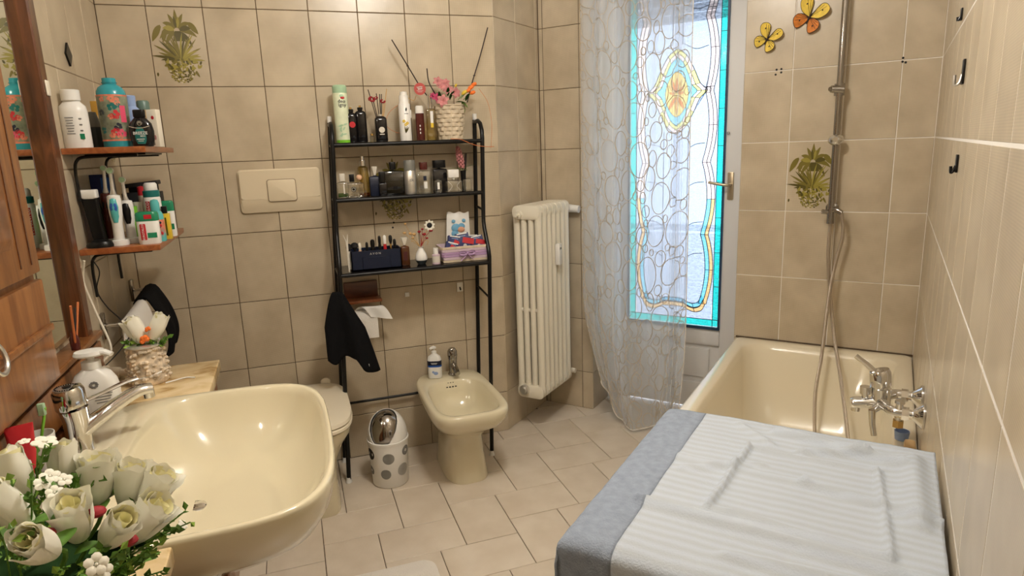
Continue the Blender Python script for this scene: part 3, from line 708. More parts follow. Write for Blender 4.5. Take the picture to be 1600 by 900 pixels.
def bidet():
    t = thing('bidet', 'cream ceramic bidet standing under the black rack', 'bidet', (1.078, -.01, 0))
    def o_(a, l0, l1, z, p=4.2, n=52, tap=0.): 
        pts = []
        for (x, y, zz) in super_ring(0, -(l0 + l1) / 2, a, (l1 - l0) / 2, p, z, n): pts.append((x * (1 + tap * (y + .3)), y, zz))
        return pts
    tp = -.10
    rings = [o_(.098, .08, .445, 0, 3.2), o_(.100, .08, .447, .01, 3.2), o_(.086, .085, .425, .12, 3.2), o_(.086, .08, .42, .20, 3.2), o_(.115, .05, .47, .245, 3.4), o_(.148, .02, .545, .285, 3.8, tap=tp), o_(.163, .005, .577, .325, 4.2, tap=tp), o_(.167, 0, .583, .352, 4.4, tap=tp), o_(.165, .002, .581, .366, 4.4, tap=tp), o_(.158, .008, .574, .372, 4.4, tap=tp),
             o_(.136, .130, .553, .370, 4.0, tap=tp), o_(.131, .136, .548, .363, 3.8, tap=tp), o_(.122, .146, .53, .32, 3.6, tap=tp), o_(.108, .17, .50, .262, 3.2, tap=tp), o_(.075, .22, .44, .232, 2.8), o_(.03, .31, .38, .225, 2.2)]
    mb = MB(); mb.loft(rings); mb.build('bowl', 'cream', t, ang=60)
    mb = MB()
    for i in range(4): mb.cyl((-.021 + i * .014, -.1425, .338), (-.021 + i * .014, -.1365, .339), .0048, n=12)
    for i in range(3): mb.cyl((-.014 + i * .012, -.1375, .358), (-.014 + i * .012, -.1325, .359), .003, n=10)
    mb.build('overflow_hole', 'black_matt', t, kind='stuff')
    mb = MB(); mb.lathe([(.0005, .003), (.020, .003), (.024, 0)], 20, (0, -.345, .226)); mb.build('drain', 'chrome', t)
    k = thing('bidet_tap', 'small dark chrome single lever tap on bidet ledge', 'tap', (1.108, -.075, .372))
    mb = MB(); mb.lathe([(.025, 0), (.026, .006), (.021, .012), (.020, .07), (.022, .085)], 20); mb.tube([(0, 0, .05), (0, -.05, .045), (.002, -.085, .030)], [.017, .014, .012], 12); mb.build('body', 'chrome_dark', k)
    mb = MB(); mb.lathe([(.022, .086), (.024, .095), (.023, .118), (.014, .132), (.0005, .134)], 20); mb.tube([(0, -.008, .122), (0, -.045, .132)], [.010, .007], 10, flat=.6); mb.build('lever', 'chrome_dark', k)
    s = thing('liquid_soap', 'white pump soap bottle with blue band standing on bidet', 'bottle', (1.018, -.085, .372), R(-18))
    mb = MB(); mb.rbox((0, 0, .048), (.066, .040, .096), .019, .006, 5); mb.loft([[(p[0], p[1], z) for p in rrect(w, d, r, 5)] for w, d, r, z in ((.064, .038, .018, .095), (.056, .034, .016, .106), (.034, .028, .013, .114), (.024, .024, .011, .119))]); mb.build('body', 'white', s)
    mb = MB(); mb.loft([[(p[0], p[1], z) for p in rrect(.0668, .0408, .0192, 5)] for z in (.058, .088)], False, False); mb.build('label', 'navy', s)
    mb = MB(); mb.loft([[(p[0], p[1], z) for p in rrect(.067, .041, .0193, 5)] for z in (.058, .066)], False, False); mb.build('label_stripe', 'blue', s)
    mb = MB(); mb.lathe([(.012, .118), (.012, .132), (.005, .134), (.005, .146)], 14); mb.tube([(.0, 0, .146), (0, 0, .152)], .012, 12); mb.tube([(0, 0, .150), (-.010, -.012, .151), (-.016, -.02, .147)], [.008, .006, .005], 10); mb.build('pump', 'white', s)
    mb = MB()
    for i in range(4): mb.box((0, -.0208, .078 - i * .004 if i < 2 else .052 - (i - 2) * .006), (.03 - .006 * i, .0006, .0016))
    mb.m = 1; mb.sphere((.006, -.0206, .028), .011, 10, 6, (1, .06, .75)); mb.sphere((-.006, -.0206, .034), .006, 10, 6, (1, .06, 1)); mb.build('print', ['pale_print', 'bluepale'], s)
bidet()

def radiator():
    t = thing('radiator', 'tall cream cast iron column radiator beside the curtain', 'radiator', TC, PHI)
    x0, x1, z0, z1, n = -1.700, -1.552, .185, 1.155, 7
    cxs = [x0 + .016 + i * (x1 - x0 - .032) / 3 for i in range(4)]
    pitch = .049
    def section(y):
        mb = MB()
        for i, cx in enumerate(cxs):
            e = .0190 if i in (0, 3) else .0165
            zz0, zz1 = z0 + .035, z1 - .035
            mb.tube([(cx, y, zz0), (cx, y, zz0 + .05), (cx, y, zz1 - .05), (cx, y, zz1)], [e, e * .95, e * .95, e], 10)
        for zc in (z0 + .034, z1 - .034):
            rs = []
            for (iy, k) in ((-.024, .78), (-.019, .98), (.019, .98), (.024, .78)):
                rs.append([((x0 + x1) / 2 + p[0] * k, y + iy, zc + p[1] * k) for p in rrect(x1 - x0, .068, .026, 4)])
            mb.loft(rs)
        for cx in [(cxs[i] + cxs[i + 1]) / 2 for i in range(3)]: mb.box((cx, y, (z0 + z1) / 2 - .03), (.022, .016, .018), .003)
        return mb
    for k in range(n): section(-.385 + k * pitch).build('section', 'rad', t, ang=45)
    yn = -.385 - .024
    mb = MB(); mb.cyl((-1.660, yn, z1 - .045), (-1.660, yn - .010, z1 - .045), .022, .020, 6); mb.cyl((-1.660, yn - .01, z1 - .045), (-1.660, yn - .028, z1 - .045), .009, .008, 10); mb.build('bleed_valve', 'rad', t)
    mb = MB(); mb.cyl((-1.655, yn, z0 + .045), (-1.655, yn - .014, z0 + .045), .027, .025, 18); mb.cyl((-1.655, yn - .014, z0 + .045), (-1.655, yn - .026, z0 + .045), .017, .016, 16); mb.build('blind_plug', 'silver', t)
    yf = -.385 + 6 * pitch + .024
    mb = MB(); mb.cyl((-1.62, yf, z1 - .045), (-1.62, yf + .03, z1 - .045), .012); mb.tube([(-1.62, yf + .03, z1 - .045), (-1.60, yf + .034, z1 - .045), (-1.575, yf + .034, z1 - .047)], [.015, .017, .019], 14); mb.tube([(-1.575, yf + .034, z1 - .047), (-1.515, yf + .034, z1 - .052)], [.021, .019], 16); mb.build('thermostatic_valve', 'white', t)
    mb = MB(); mb.cyl((-1.62, yf, z0 + .045), (-1.62, yf + .025, z0 + .045), .010); mb.tube([(-1.62, yf + .025, z0 + .045), (-1.545, yf + .025, z0 + .04)], [.013, .013], 14); mb.build('lower_valve', 'rad', t)
    for z in (z0 + .12, z1 - .14):
        MB().box((-1.715, -.24, z), (.035, .02, .02)).build('bracket', 'rad', t)
    a = thing('heat_meter', 'small white heat meter clipped to the radiator front', 'meter', T(-1.549, .235, .90), PHI)
    MB().rbox((.012, 0, .0), (.024, .036, .105), .005, .004, 3).build('case', 'white', a); MB().box((.0245, -.002, .03), (.002, .016, .010)).build('display', 'greycap', a)
radiator()

# ================================================================== SHOWER AND BATH MIXER
def shower():
    t = thing('shower_riser', 'chrome shower riser rail fixed to tiles above the bathtub', 'shower', TC, PHI)
    x, y = -.345, -.055
    mb = MB(); mb.cyl((x, y, 1.10), (x, y, 2.42), .0125, n=16); mb.build('rail', 'chrome_dark', t)
    for z in (2.40, 1.125):
        mb = MB(); mb.cyl((x, y, z), (x, -.002, z), .012); mb.lathe([(.026, 0), (.026, .006), (.015, .014)], 18, X=Matrix.Translation((x, 0, z)) @ Matrix.Rotation(pi / 2, 4, 'X')); mb.build('wall_bracket', 'chrome_dark', t)
    mb = MB(); mb.tube([(x, y, 1.585), (x, y, 1.632)], [.020, .020], 18); mb.tube([(x + .012, y - .004, 1.608), (x - .03, y - .022, 1.612)], [.019, .014], 16); mb.cyl((x - .03, y - .022, 1.612), (x - .033, y - .026, 1.612), .009); mb.build('hand_shower_slider', 'chrome_dark', t)
    mb = MB(); mb.sphere((x, y - .004, 1.410), .027, 18, 10, (1.15, 1.0, .86)); mb.cyl((x, y - .01, 1.41), (x, y - .036, 1.412), .010); mb.build('rail_knob', 'chrome', t)
    mb = MB(); mb.tube([(x, y, 1.065), (x, y, 1.135)], [.015, .015], 16); mb.cyl((x, y, 1.112), (x - .034, y - .012, 1.116), .009, .010); mb.tube(bez([(x, y, 1.118), (x + .02, y - .01, 1.124), (x + .042, y - .016, 1.112)], 5), .011, 12); mb.build('hose_outlet', 'chrome_dark', t)
    # overhead arm and rain head out of the picture's top
    mb = MB(); mb.tube(bez([(x, y, 2.42), (x + .02, y - .05, 2.46), (x + .12, y - .22, 2.44), (x + .16, y - .30, 2.38)], 6), .011, 10); mb.lathe([(.0005, .03), (.02, .028), (.09, .010), (.10, 0), (.0005, -.002)], 28, (x + .16, y - .30, 2.35)); mb.build('rain_head', 'chrome', t)
    h = thing('shower_hose', 'long metal shower hose hanging in two strands into the tub', 'hose', TC, PHI)
    p1 = bez([(x + .042, y - .016, 1.112), (x + .052, y - .014, 1.02), (x + .032, y - .012, .90), (x + .018, y - .04, .76), (x + .012, y - .12, .52), (x + .004, y - .20, .36), (x + .03, y - .30, .17), (x + .10, y - .46, .145), (x + .14, y - .50, .20)], 10)
    MB().tube(p1, .0072, 8).build('strand', 'steel_hose', h)
    p2 = bez([(x, y, 1.07), (x + .002, y - .002, .92), (x + .020, y - .008, .76), (x + .052, y - .06, .58), (x + .10, y - .20, .42), (x + .145, y - .36, .25), (x + .15, y - .44, .18), (x + .14, y - .50, .20)], 10)
    MB().tube(p2, .0072, 8).build('strand', 'steel_hose', h)
shower()

def bath_mixer():
    t = thing('bath_mixer', 'chrome lever bath mixer mounted on the right wall over tub', 'tap', TC, PHI)
    z = .658; ym = -1.0; bx = -.108
    for y in (-.924, -1.076):
        X = Matrix.Translation((0, y, z)) @ Matrix.Rotation(-pi / 2, 4, 'Y')
        MB().lathe([(.036, .001), (.036, .006), (.030, .012), (.016, .026), (.015, .03)], 24, X=X).build('escutcheon', 'chrome', t)
        mb = MB(); mb.tube([(-.028, y, z), (-.052, y, z)], [.013, .013], 12); mb.tube([(-.038, y, z), (-.056, y, z)], [.019, .019], 6); mb.build('union_nut', 'chrome', t)
    mb = MB(); mb.tube(bez([(-.05, -.924, z), (-.075, -.928, z), (-.095, -.955, z), (bx, ym, z + .002), (-.095, -1.045, z), (-.075, -1.072, z), (-.05, -1.076, z)], 5), [.015] * 31, 14)
    mb.tube([(bx, ym, z - .012), (bx - .002, ym, z + .040)], [.026, .027], 22); mb.build('body', 'chrome', t)
    mb = MB(); mb.tube([(bx - .002, ym, z + .042), (bx - .004, ym, z + .048), (bx - .008, ym, z + .088), (bx - .010, ym, z + .094)], [.026, .0285, .0285, .025], 24)
    mb.tube([(bx - .018, ym + .004, z + .082), (bx - .045, ym + .010, z + .104), (bx - .075, ym + .016, z + .124)], [.0135, .0125, .012], 10, flat=.6); mb.build('lever', 'chrome', t)
    mb = MB(); mb.tube([(bx + .005, ym - .005, z - .004), (-.135, ym - .010, z - .006), (-.178, ym - .016, z - .012), (-.186, ym - .018, z - .013)], [.018, .019, .020, .016], 16, flat=.85); mb.tube([(-.172, ym - .016, z - .02), (-.172, ym - .016, z - .036)], [.013, .012], 14); mb.build('spout', 'chrome', t)
    mb = MB(); mb.tube([(-.150, ym - .012, z + .008), (-.150, ym - .012, z + .020)], [.009, .009], 12); mb.tube([(-.150, ym - .012, z + .020), (-.151, ym - .012, z + .042)], [.014, .0145], 16); mb.build('diverter_knob', 'chrome', t)
    mb = MB(); mb.tube([(-.128, ym - .055, z - .012), (-.125, ym - .060, z - .052), (-.118, ym - .066, z - .085)], [.010, .0085, .008], 10); mb.tube([(-.108, ym - .02, z - .006), (-.128, ym - .055, z - .012)], [.012, .011], 10); mb.build('hose_connector', 'chrome', t)
    # shut-off on the near arm
    mb = MB(); mb.tube([(-.062, -1.076, z - .022), (-.062, -1.076, z + .03)], [.010, .010], 10); mb.tube([(-.062, -1.076, z + .028), (-.062, -1.076, z + .036)], [.013, .012], 8); mb.build('stop_valve', 'chrome', t)
    mb = MB(); mb.tube([(-.062, -1.076, z - .022), (-.062, -1.076, z - .042)], [.015, .015], 6); mb.build('lower_nut', 'gold', t)
bath_mixer()
t = thing('soap_holder', 'small blue plastic cup on tub rim below the mixer', 'cup', T(-.044, .915, .512), PHI)
MB().lathe([(.001, 0), (.018, 0), (.021, .028), (.019, .028), (.017, .004), (.001, .004)], 18).build('cup', 'bluepale', t)
o = MB(); o.rbox((0, 0, .012), (.030, .085, .024), .012, .006, 4); o.build('bath_sponge', 'kraft', loc=T(-.024, 1.00, .512)[:], rz=PHI, label='tan sponge on tub rim against the right wall', category='sponge')
# adhesive hooks on the right wall
for z, y, lab, big_ in ((1.735, .863, 'small black wall hook highest on the right wall', .7), (1.565, 1.151, 'larger black wall hook with silver tip on right wall', 1.25), (1.355, 1.256, 'small dark bent hook lowest on the right wall', .9)):
    t = thing('wall_hook', lab, 'hook', T(0, y, z), PHI, 'hooks on the right wall')
    MB().rbox((-.003, 0, 0), (.005, .030 * big_, .045 * big_), .002, .001, 2).build('base_plate', 'black', t)
    mb = MB(); mb.tube(bez([(-.004, 0, -.005), (-.009, 0, -.020 * big_), (-.014 * big_, 0, -.022 * big_), (-.015 * big_, 0, -.006)], 5), .0032, 8); mb.build('prong', 'silver' if big_ > 1 else 'black', t)

# ================================================================== WASHING MACHINE UNDER THE TOWEL
WX0, WX1, WY0, WY1, WZ = -.572, -.014, -2.215, -1.612, .775
def washer():
    t = thing('washing_machine', 'white washing machine hidden under the striped towel beside right wall', 'washing machine', TC, PHI)
    cx, cy = (WX0 + WX1) / 2, (WY0 + WY1) / 2
    MB().rbox((cx, cy, .02 + (WZ - .02) / 2), (WX1 - WX0, WY1 - WY0, WZ - .02), .025, .012, 4).build('cabinet', 'machine', t)
    for sx in (-1, 1):
        for sy in (-1, 1): mb = MB(); mb.cyl((cx + sx * .21, cy + sy * .24, 0), (cx + sx * .21, cy + sy * .24, .022), .022); mb.build('foot', 'black_matt', t)
    X = Matrix.Translation((WX0 + .001, cy, .42)) @ Matrix.Rotation(-pi / 2, 4, 'Y')
    MB().lathe([(.165, 0), (.17, .012), (.15, .022), (.12, .024), (.0005, .012)], 32, X=X).build('porthole', 'chrome_dark', t)
washer()
def bath_towel():
    t = thing('striped_towel', 'white towel with blue grey border spread over the washing machine', 'towel', TC, PHI)
    e = .0062; x0, x1, y0, y1 = WX0, WX1 + .006, WY0, WY1
    top = WZ + e
    # flat cloth coordinates: p across (from the right edge leftwards), q along (far to near)
    Wp, Lq = x1 - x0, y1 - y0
    hangL, hangN, over = .028, .34, .012
    rad = .022
    def drape(d, edge):
        """arc-length d past an edge -> (outward, drop)"""
        if d <= 0: return d, 0.
        a = d / rad
        if a < pi / 2: return rad * sin(a), rad * (1 - cos(a))
        return rad, rad + (d - rad * pi / 2)
    def ridge(d, w): return math.exp(-(d / w) ** 2)
    def seg(px, py, ax, ay, bx, by):
        vx, vy = bx - ax, by - ay; tt = max(0, min(1, ((px - ax) * vx + (py - ay) * vy) / (vx * vx + vy * vy))); return math.hypot(px - ax - tt * vx, py - ay - tt * vy)
    FA = 1.9
    folds = [(.10, .13, .34, .135, .006, .0045), (.34, .135, .36, .40, .006, .007), (.10, .13, .075, .42, .006, .005), (.075, .42, .36, .40, .006, .005),
             (.0, .285, .22, .24, .008, .007), (.22, .24, .46, .235, .012, .004), (.06, .08, .30, .03, .010, .009), (.12, .06, .24, .11, .009, .008), (.02, .46, .48, .43, .013, .007), (.38, .02, .30, .10, .01, .004),
             (.04, .05, .035, .30, .02, .008), (.30, .2, .44, .28, .01, .004), (.05, .5, .3, .53, .012, .005)]
    def P(p, q):
        ox, dz1 = drape(p - (Wp - rad), 0); oy, dz2 = drape(q - (Lq - rad), 0)
        x = x1 - ((Wp - rad) + ox if p > Wp - rad else p); y = y1 - ((Lq - rad) + oy if q > Lq - rad else q)
        zz = top - dz1 - dz2
        h = 0.
        for ax, ay, bx, by, w, a in folds: h += FA * a * ridge(seg(p, q, ax, ay, bx, by), w)
        h += .0025 * noise.noise((p * 9, q * 14, 0)) + .0012 * noise.noise((p * 40, q * 30, 2)) + .0028
        # scalloped hem at the border
        if dz1 > 0 and dz2 > 0:
            k = min(dz1, dz2); x += .5 * k * .5; zz = top - max(dz1, dz2) - .10 * k
        if dz1 == 0 and dz2 == 0: zz += max(0, h)
        else:
            if dz2 > 0: y -= max(0, h) + .010 * max(0, sin(p * 22 + 1)) * min(1, dz2 * 6)
            if dz1 > 0: x -= max(0, h) * .6 + .003 * max(0, sin(q * 150)) * min(1, dz1 * 20)
        return (x, y, zz)
    border = .128
    def gp(a, b, nu, nv): return lambda u, v: P(a + (b - a) * u, -over + (Lq + hangN + over) * v)
    pe = Wp + hangL
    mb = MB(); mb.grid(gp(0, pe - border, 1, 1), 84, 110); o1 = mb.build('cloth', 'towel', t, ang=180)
    mb = MB(); mb.grid(gp(pe - border, pe, 1, 1), 16, 160); o2 = mb.build('border', 'denim', t, ang=180)
    for o_ in (o1, o2):
        s_ = o_.modifiers.new('thick', 'SOLIDIFY'); s_.thickness = .0024; s_.offset = -1
bath_towel()

# ================================================================== VANITY, MIRROR AND LEFT WALL
WLX = -.17
def vanity():
    t = thing('vanity_cabinet', 'brown wooden vanity cabinet under the washbasin and marble tops', 'cabinet', (0, 0, 0))
    y0, y1, x1 = -2.34, -.785, .155
    MB().box(((WLX + x1) / 2 - .004, (y0 + y1) / 2, .035), (x1 - WLX - .03, y1 - y0 - .02, .07)).build('plinth', 'wood_dark', t)
    for (a, b) in ((-.80, -1.12), (-1.84, -2.34)):
        MB().box(((WLX + x1) / 2, (a + b) / 2, .418), (x1 - WLX, abs(a - b), .696)).build('carcass', 'wood_mid', t)
    MB().box((WLX + .01, (y0 + y1) / 2, .418), (.018, y1 - y0 - .02, .69)).build('back_panel', 'wood_dark', t)
    MB().box((.02, -1.478, .085), (x1 - WLX - .05, .72, .02)).build('shelf', 'wood_dark', t)
    for a in (-.96, -2.09):
        w = .29 if a > -1.5 else .46
        dr = MB(); dr.box((x1 + .009, a, .42), (.018, w, .64), .004); d = dr.build('door', 'wood_mid', t)
        mb = MB(); mb.loft([[(x1 + .018, a + p[0], .42 + p[1]) for p in rrect(w - .10, .54, .004, 1)], [(x1 + .024, a + p[0], .42 + p[1]) for p in rrect(w - .13, .51, .004, 1)]]); mb.build('raised_panel', 'wood_mid', d)
        mb = MB(); mb.sphere((x1 + .032, a - w * .38, .46), .013, 12, 8); mb.cyl((x1 + .018, a - w * .38, .46), (x1 + .03, a - w * .38, .46), .006); mb.build('knob', 'gold_dull', d)
vanity()
def marble(name_label, y0, y1, x1):
    o = MB(); o.rbox((0, 0, 0), (x1 - WLX, y1 - y0, .032), .004, .004, 2)
    o.build('marble_top', 'marble', loc=((WLX + x1) / 2, (y0 + y1) / 2, .782), label=name_label, category='countertop')
marble('veined yellow marble top beyond the basin, under the rose vase', -1.095, -.79, .188)
marble('veined yellow marble top at the near end under the white rose bouquet', -2.36, -1.862, .208)

def mirror_unit():
    t = thing('mirror', 'wall mirror in a reddish brown wooden frame over the washbasin', 'mirror', (0, 0, 0))
    MB().box((-.164, -1.50, 1.53), (.008, 1.32, 1.14)).build('glass', 'mirror', t)
    MB().box((-.1515, -.860, 1.52), (.037, .050, 1.19), .004).build('frame_stile', 'wood_dark', t)
    MB().box((-.1495, -1.53, 2.09), (.041, 1.28, .07), .004).build('frame_rail', 'wood_dark', t)
    MB().box((-.1425, -1.57, .932), (.055, 1.52, .018), .004).build('sill', 'wood_mid', t)
    MB().box((-.150, -1.57, .915), (.036, 1.50, .014)).build('shadow_gap', 'black_matt', t)
    MB().box((-.147, -1.57, .858), (.046, 1.52, .102), .004).build('apron', 'wood_mid', t)
    MB().rbox((-.1305, -.857, 1.625), (.006, .026, .040), .004, .002, 3).build('mirror_clip', 'white_warm', t)
    c = thing('side_cabinet', 'brown wooden wall cabinet with ring pull beside the mirror', 'cabinet', (0, 0, 0))
    xf = -.108; ya, yb = -1.272, -1.80; ym_ = (ya + yb) / 2; w = ya - yb
    MB().box(((-.159 + xf) / 2, ym_, 1.525), (xf + .159, w, 1.155)).build('carcass', 'wood_mid', c)
    d = MB().box((xf + .008, ym_, 1.645), (.016, w, .905), .004).build('door', 'wood_mid', c)
    for k, yy in enumerate((ya - .045, ya - .105)): MB().box((xf + .0165, yy, 1.645), (.0020, .006, .86)).build('groove', 'wood_brown', d)
    MB().loft([[(xf + .016, ya - .27 + p[0], 1.66 + p[1]) for p in rrect(.30, .80, .01, 2)], [(xf + .024, ya - .27 + p[0], 1.66 + p[1]) for p in rrect(.26, .76, .01, 2)]]).build('raised_panel', 'wood_mid', d)
    l = MB().box((xf + .008, ym_, 1.062), (.016, w, .230), .004).build('drawer', 'wood_mid', c)
    mb = MB(); mb.box((xf + .020, ym_, 1.068), (.010, w - .02, .016), .003); mb.build('moulding', 'wood_mid', l)
    mb = MB(); X = Matrix.Translation((xf + .030, -1.60, 1.085)) @ Matrix.Rotation(R(78), 4, 'Y'); mb.tube([X @ Vector((.030 * cos(q), .030 * sin(q), 0)) for q in [i * pi / 12 for i in range(24)]], .0045, 8, closed=True); mb.cyl((xf + .015, -1.60, 1.085), (xf + .028, -1.60, 1.085), .012, .010); mb.build('ring_pull', 'silver', l)
mirror_unit()

def basin_tap():
    t = thing('basin_tap', 'chrome lever tap with round head on the washbasin deck', 'tap', (-.045, -1.385, .800))
    mb = MB(); mb.tube([(0, 0, 0), (0, 0, .008), (.002, 0, .012), (.002, 0, .075), (0, 0, .10)], [.030, .030, .026, .026, .029], 24); mb.tube(bez([(.008, .004, .045), (.045, .022, .068), (.085, .045, .090), (.118, .062, .102), (.140, .073, .100)], 5), [.026, .025, .0245, .024, .0235, .023, .0225, .022, .0215, .021, .0205, .020, .0198, .0196, .0194, .0192, .019, .019, .0185, .018, .0175], 16, flat=.72); mb.build('body', 'chrome', t)
    mb = MB(); mb.tube([(.134, .070, .100), (.135, .0705, .080)], [.0125, .012], 14); mb.build('aerator', 'chrome', t)
    mb = MB(); mb.tube([(0, 0, .102), (-.002, 0, .106), (-.004, 0, .142), (-.005, 0, .148)], [.027, .031, .0315, .028], 26); mb.tube(bez([(.018, .008, .110), (.055, .030, .119), (.090, .052, .128), (.116, .067, .131)], 5), [.008] * 6 + [.0095] * 6 + [.0105] * 4, 10, flat=.45); mb.build('lever', 'chrome', t)
    X = Matrix.Translation((-.005, 0, .148)); mb = MB(); mb.lathe([(.026, 0), (.026, .0015), (.010, .0015), (.0005, .004)], 24, X=X)
    mb.build('cap_disc', 'silver', t)
    mb = MB(); mb.lathe([(.008, .002), (.009, .005), (.0005, .006)], 16, X=X)
    for i in range(30):
        a = 2 * pi * i / 30; mb.box((-.005 + .022 * cos(a), .022 * sin(a), .1505), (.0022, .0022, .002))
    mb.build('cap_ring', 'black', t, kind='stuff')
basin_tap()
def text_on(mb, body, size, loc, rz=0., tilt=0.):
    mb.text(body, size, Matrix.Translation(loc) @ Matrix.Rotation(rz, 4, 'Z') @ Matrix.Rotation(pi / 2, 4, 'X') @ Matrix.Rotation(tilt, 4, 'Z'))
def dispenser():
    t = thing('soap_dispenser', 'large ivory pump soap dispenser behind the basin tap', 'bottle', (-.066, -1.140, .800), R(12)); t.scale = (1.14, 1.14, 1.04)
    mb = MB(); mb.loft([[(p[0], p[1], z) for p in rrect(w, d, min(w, d) * .46, 6)] for w, d, z in ((.088, .056, 0), (.094, .060, .006), (.096, .062, .06), (.090, .058, .080), (.070, .048, .100), (.040, .036, .112), (.034, .034, .116))]); mb.build('body', 'white', t)
    mb = MB(); mb.lathe([(.019, .115), (.019, .132), (.008, .134), (.008, .148)], 20); mb.lathe([(.028, .146), (.030, .150), (.027, .158), (.0005, .160)], 22, (0, 0, 0), sx=1.05, sy=.85); mb.tube([(0, 0, .152), (.03, -.012, .152), (.042, -.02, .146)], [.012, .010, .008], 10, flat=.7); mb.build('pump', 'white', t)
    mb = MB()
    for i in range(9):
        a = i * .7; mb.sphere((.0 + .006 * cos(a), -.0306, .080 + .006 * sin(a)), .0032, 6, 4, (1, .1, 1))
    for i in range(4): mb.box((.012, -.0312, .055 - i * .007), (.040 - .005 * i, .0006, .0022))
    mb.build('print', 'grey_print', t, kind='stuff')
dispenser()
def small_things():
    # tube, toothbrush cup on the sill end, cable plug
    t = thing('toothpaste_tube', 'red and white tube standing beside the tap', 'tube', (-.096, -1.53, .800), R(20))
    mb = MB(); mb.loft([[(p[0], p[1], z) for p in rrect(w, d, d * .45, 5)] for w, d, z in ((.040, .034, .030), (.042, .028, .075), (.046, .014, .112), (.048, .004, .130))]); mb.build('body', 'red', t)
    mb = MB(); mb.lathe([(.017, 0), (.018, .004), (.017, .030), (.0005, .031)], 18); mb.build('cap', 'white', t)
    t = thing('toothbrush_cup', 'white cup with green toothbrush beside the red tube', 'cup', (-.098, -1.445, .800))
    mb = MB(); mb.lathe([(.001, 0), (.026, 0), (.030, .075), (.028, .075), (.024, .006), (.001, .006)], 22); mb.build('cup', 'white', t)
    k = thing('toothbrush', 'green toothbrush leaning in the white cup', 'toothbrush', (-.098, -1.445, .800))
    mb = MB(); mb.tube(bez([(-.008, 0, .008), (.005, -.004, .06), (.020, -.010, .11), (.026, -.012, .135)], 5), .0042, 8, flat=.7); mb.build('handle', 'lime', k)
    mb = MB(); mb.box((.020, -.012, .132), (.014, .010, .026), .002); mb.build('bristles', 'mint', k)
    t = thing('dark_blue_jar', 'dark blue jar at the basin edge left of red tube', 'jar', (-.090, -1.605, .800))
    MB().lathe([(.001, 0), (.028, 0), (.029, .055), (.001, .056)], 20).build('body', 'navy', t); MB().lathe([(.030, .056), (.030, .078), (.001, .080)], 20).build('lid', 'white', t)
    t = thing('reed_diffuser', 'small diffuser with orange and black reeds on mirror sill', 'diffuser', (-.128, -1.02, .9415))
    MB().lathe([(.001, 0), (.011, 0), (.012, .03), (.007, .04), (.007, .05), (.001, .05)], 14).build('bottle', 'brownliq', t)
    rnd = random.Random(4)
    for i, (dx, dy, h, m) in enumerate(((.020, -.050, .128, 'terra'), (.012, .040, .120, 'terra'), (.004, .012, .110, 'black_matt'), (-.003, .020, .105, 'black_matt'), (.006, .030, .108, 'black_matt'))):
        mb = MB(); mb.cyl((dx * .1, dy * .1, .012), (dx, dy, h), .0030 if m == 'terra' else .0022, n=6); mb.build('reed', m, t)
    MB().rbox((-.147, -1.19, .9445), (.020, .05, .006), .004, .002, 2).build('tissue_wad', 'white_warm', None, label='small beige scrap lying on mirror sill beside wooden cabinet', category='scrap')
    t = thing('cable_plug', 'beige plug and adapter lying on marble beside the rose vase', 'plug', (-.112, -.845, .798), R(-22))
    mb = MB(); mb.rbox((-.02, 0, .018), (.040, .036, .036), .006, .005, 3); mb.build('adapter', 'white_warm', t)
    mb = MB(); mb.tube([(0, 0, .018), (.035, 0, .018), (.042, 0, .018)], [.0165, .0165, .012], 16); mb.tube([(.042, 0, .018), (.075, 0, .018)], [.011, .009], 12); mb.build('plug', 'white_warm', t)
    c = bez([(-.140, -.775, 1.145), (-.155, -.760, 1.08), (-.140, -.755, .99), (-.105, -.795, .88), (-.125, -.815, .845), (-.132, -.822, .838)], 10)
    MB().tube(c, .0035, 8).build('white_cable', 'white_warm', label='white cable running from lower shelf down to plug on marble', category='cable')
    c = bez([(-.130, -.730, 1.140), (-.120, -.72, 1.10), (-.140, -.70, 1.04), (-.125, -.68, .98), (-.10, -.655, .93), (-.085, -.65, .88), (-.10, -.66, .85), (-.128, -.70, .82), (-.150, -.745, .803)], 10)
    MB().tube(c, .0018, 6).build('black_cable', 'black_matt', label='thin black cable looping down the left wall from lower shelf', category='cable')
    MB().tube(bez([(.06, -.97, .8003), (.08, -.96, .8006), (.11, -.945, .8006), (.135, -.955, .8003)], 6), .0022, 6).build('white_tie', 'white', label='short white tie lying on the yellow marble top', category='tie')
    t = thing('wall_sticker', 'dark green diamond shaped hook on left wall above shelf', 'hook', (WLX, -.463, 1.764))
    MB().plate([(0, .036), (.030, 0), (0, -.036), (-.030, 0)], -.006, 0, Matrix.Rotation(R(90), 4, 'Z')).build('plate', 'black', t)
small_things()

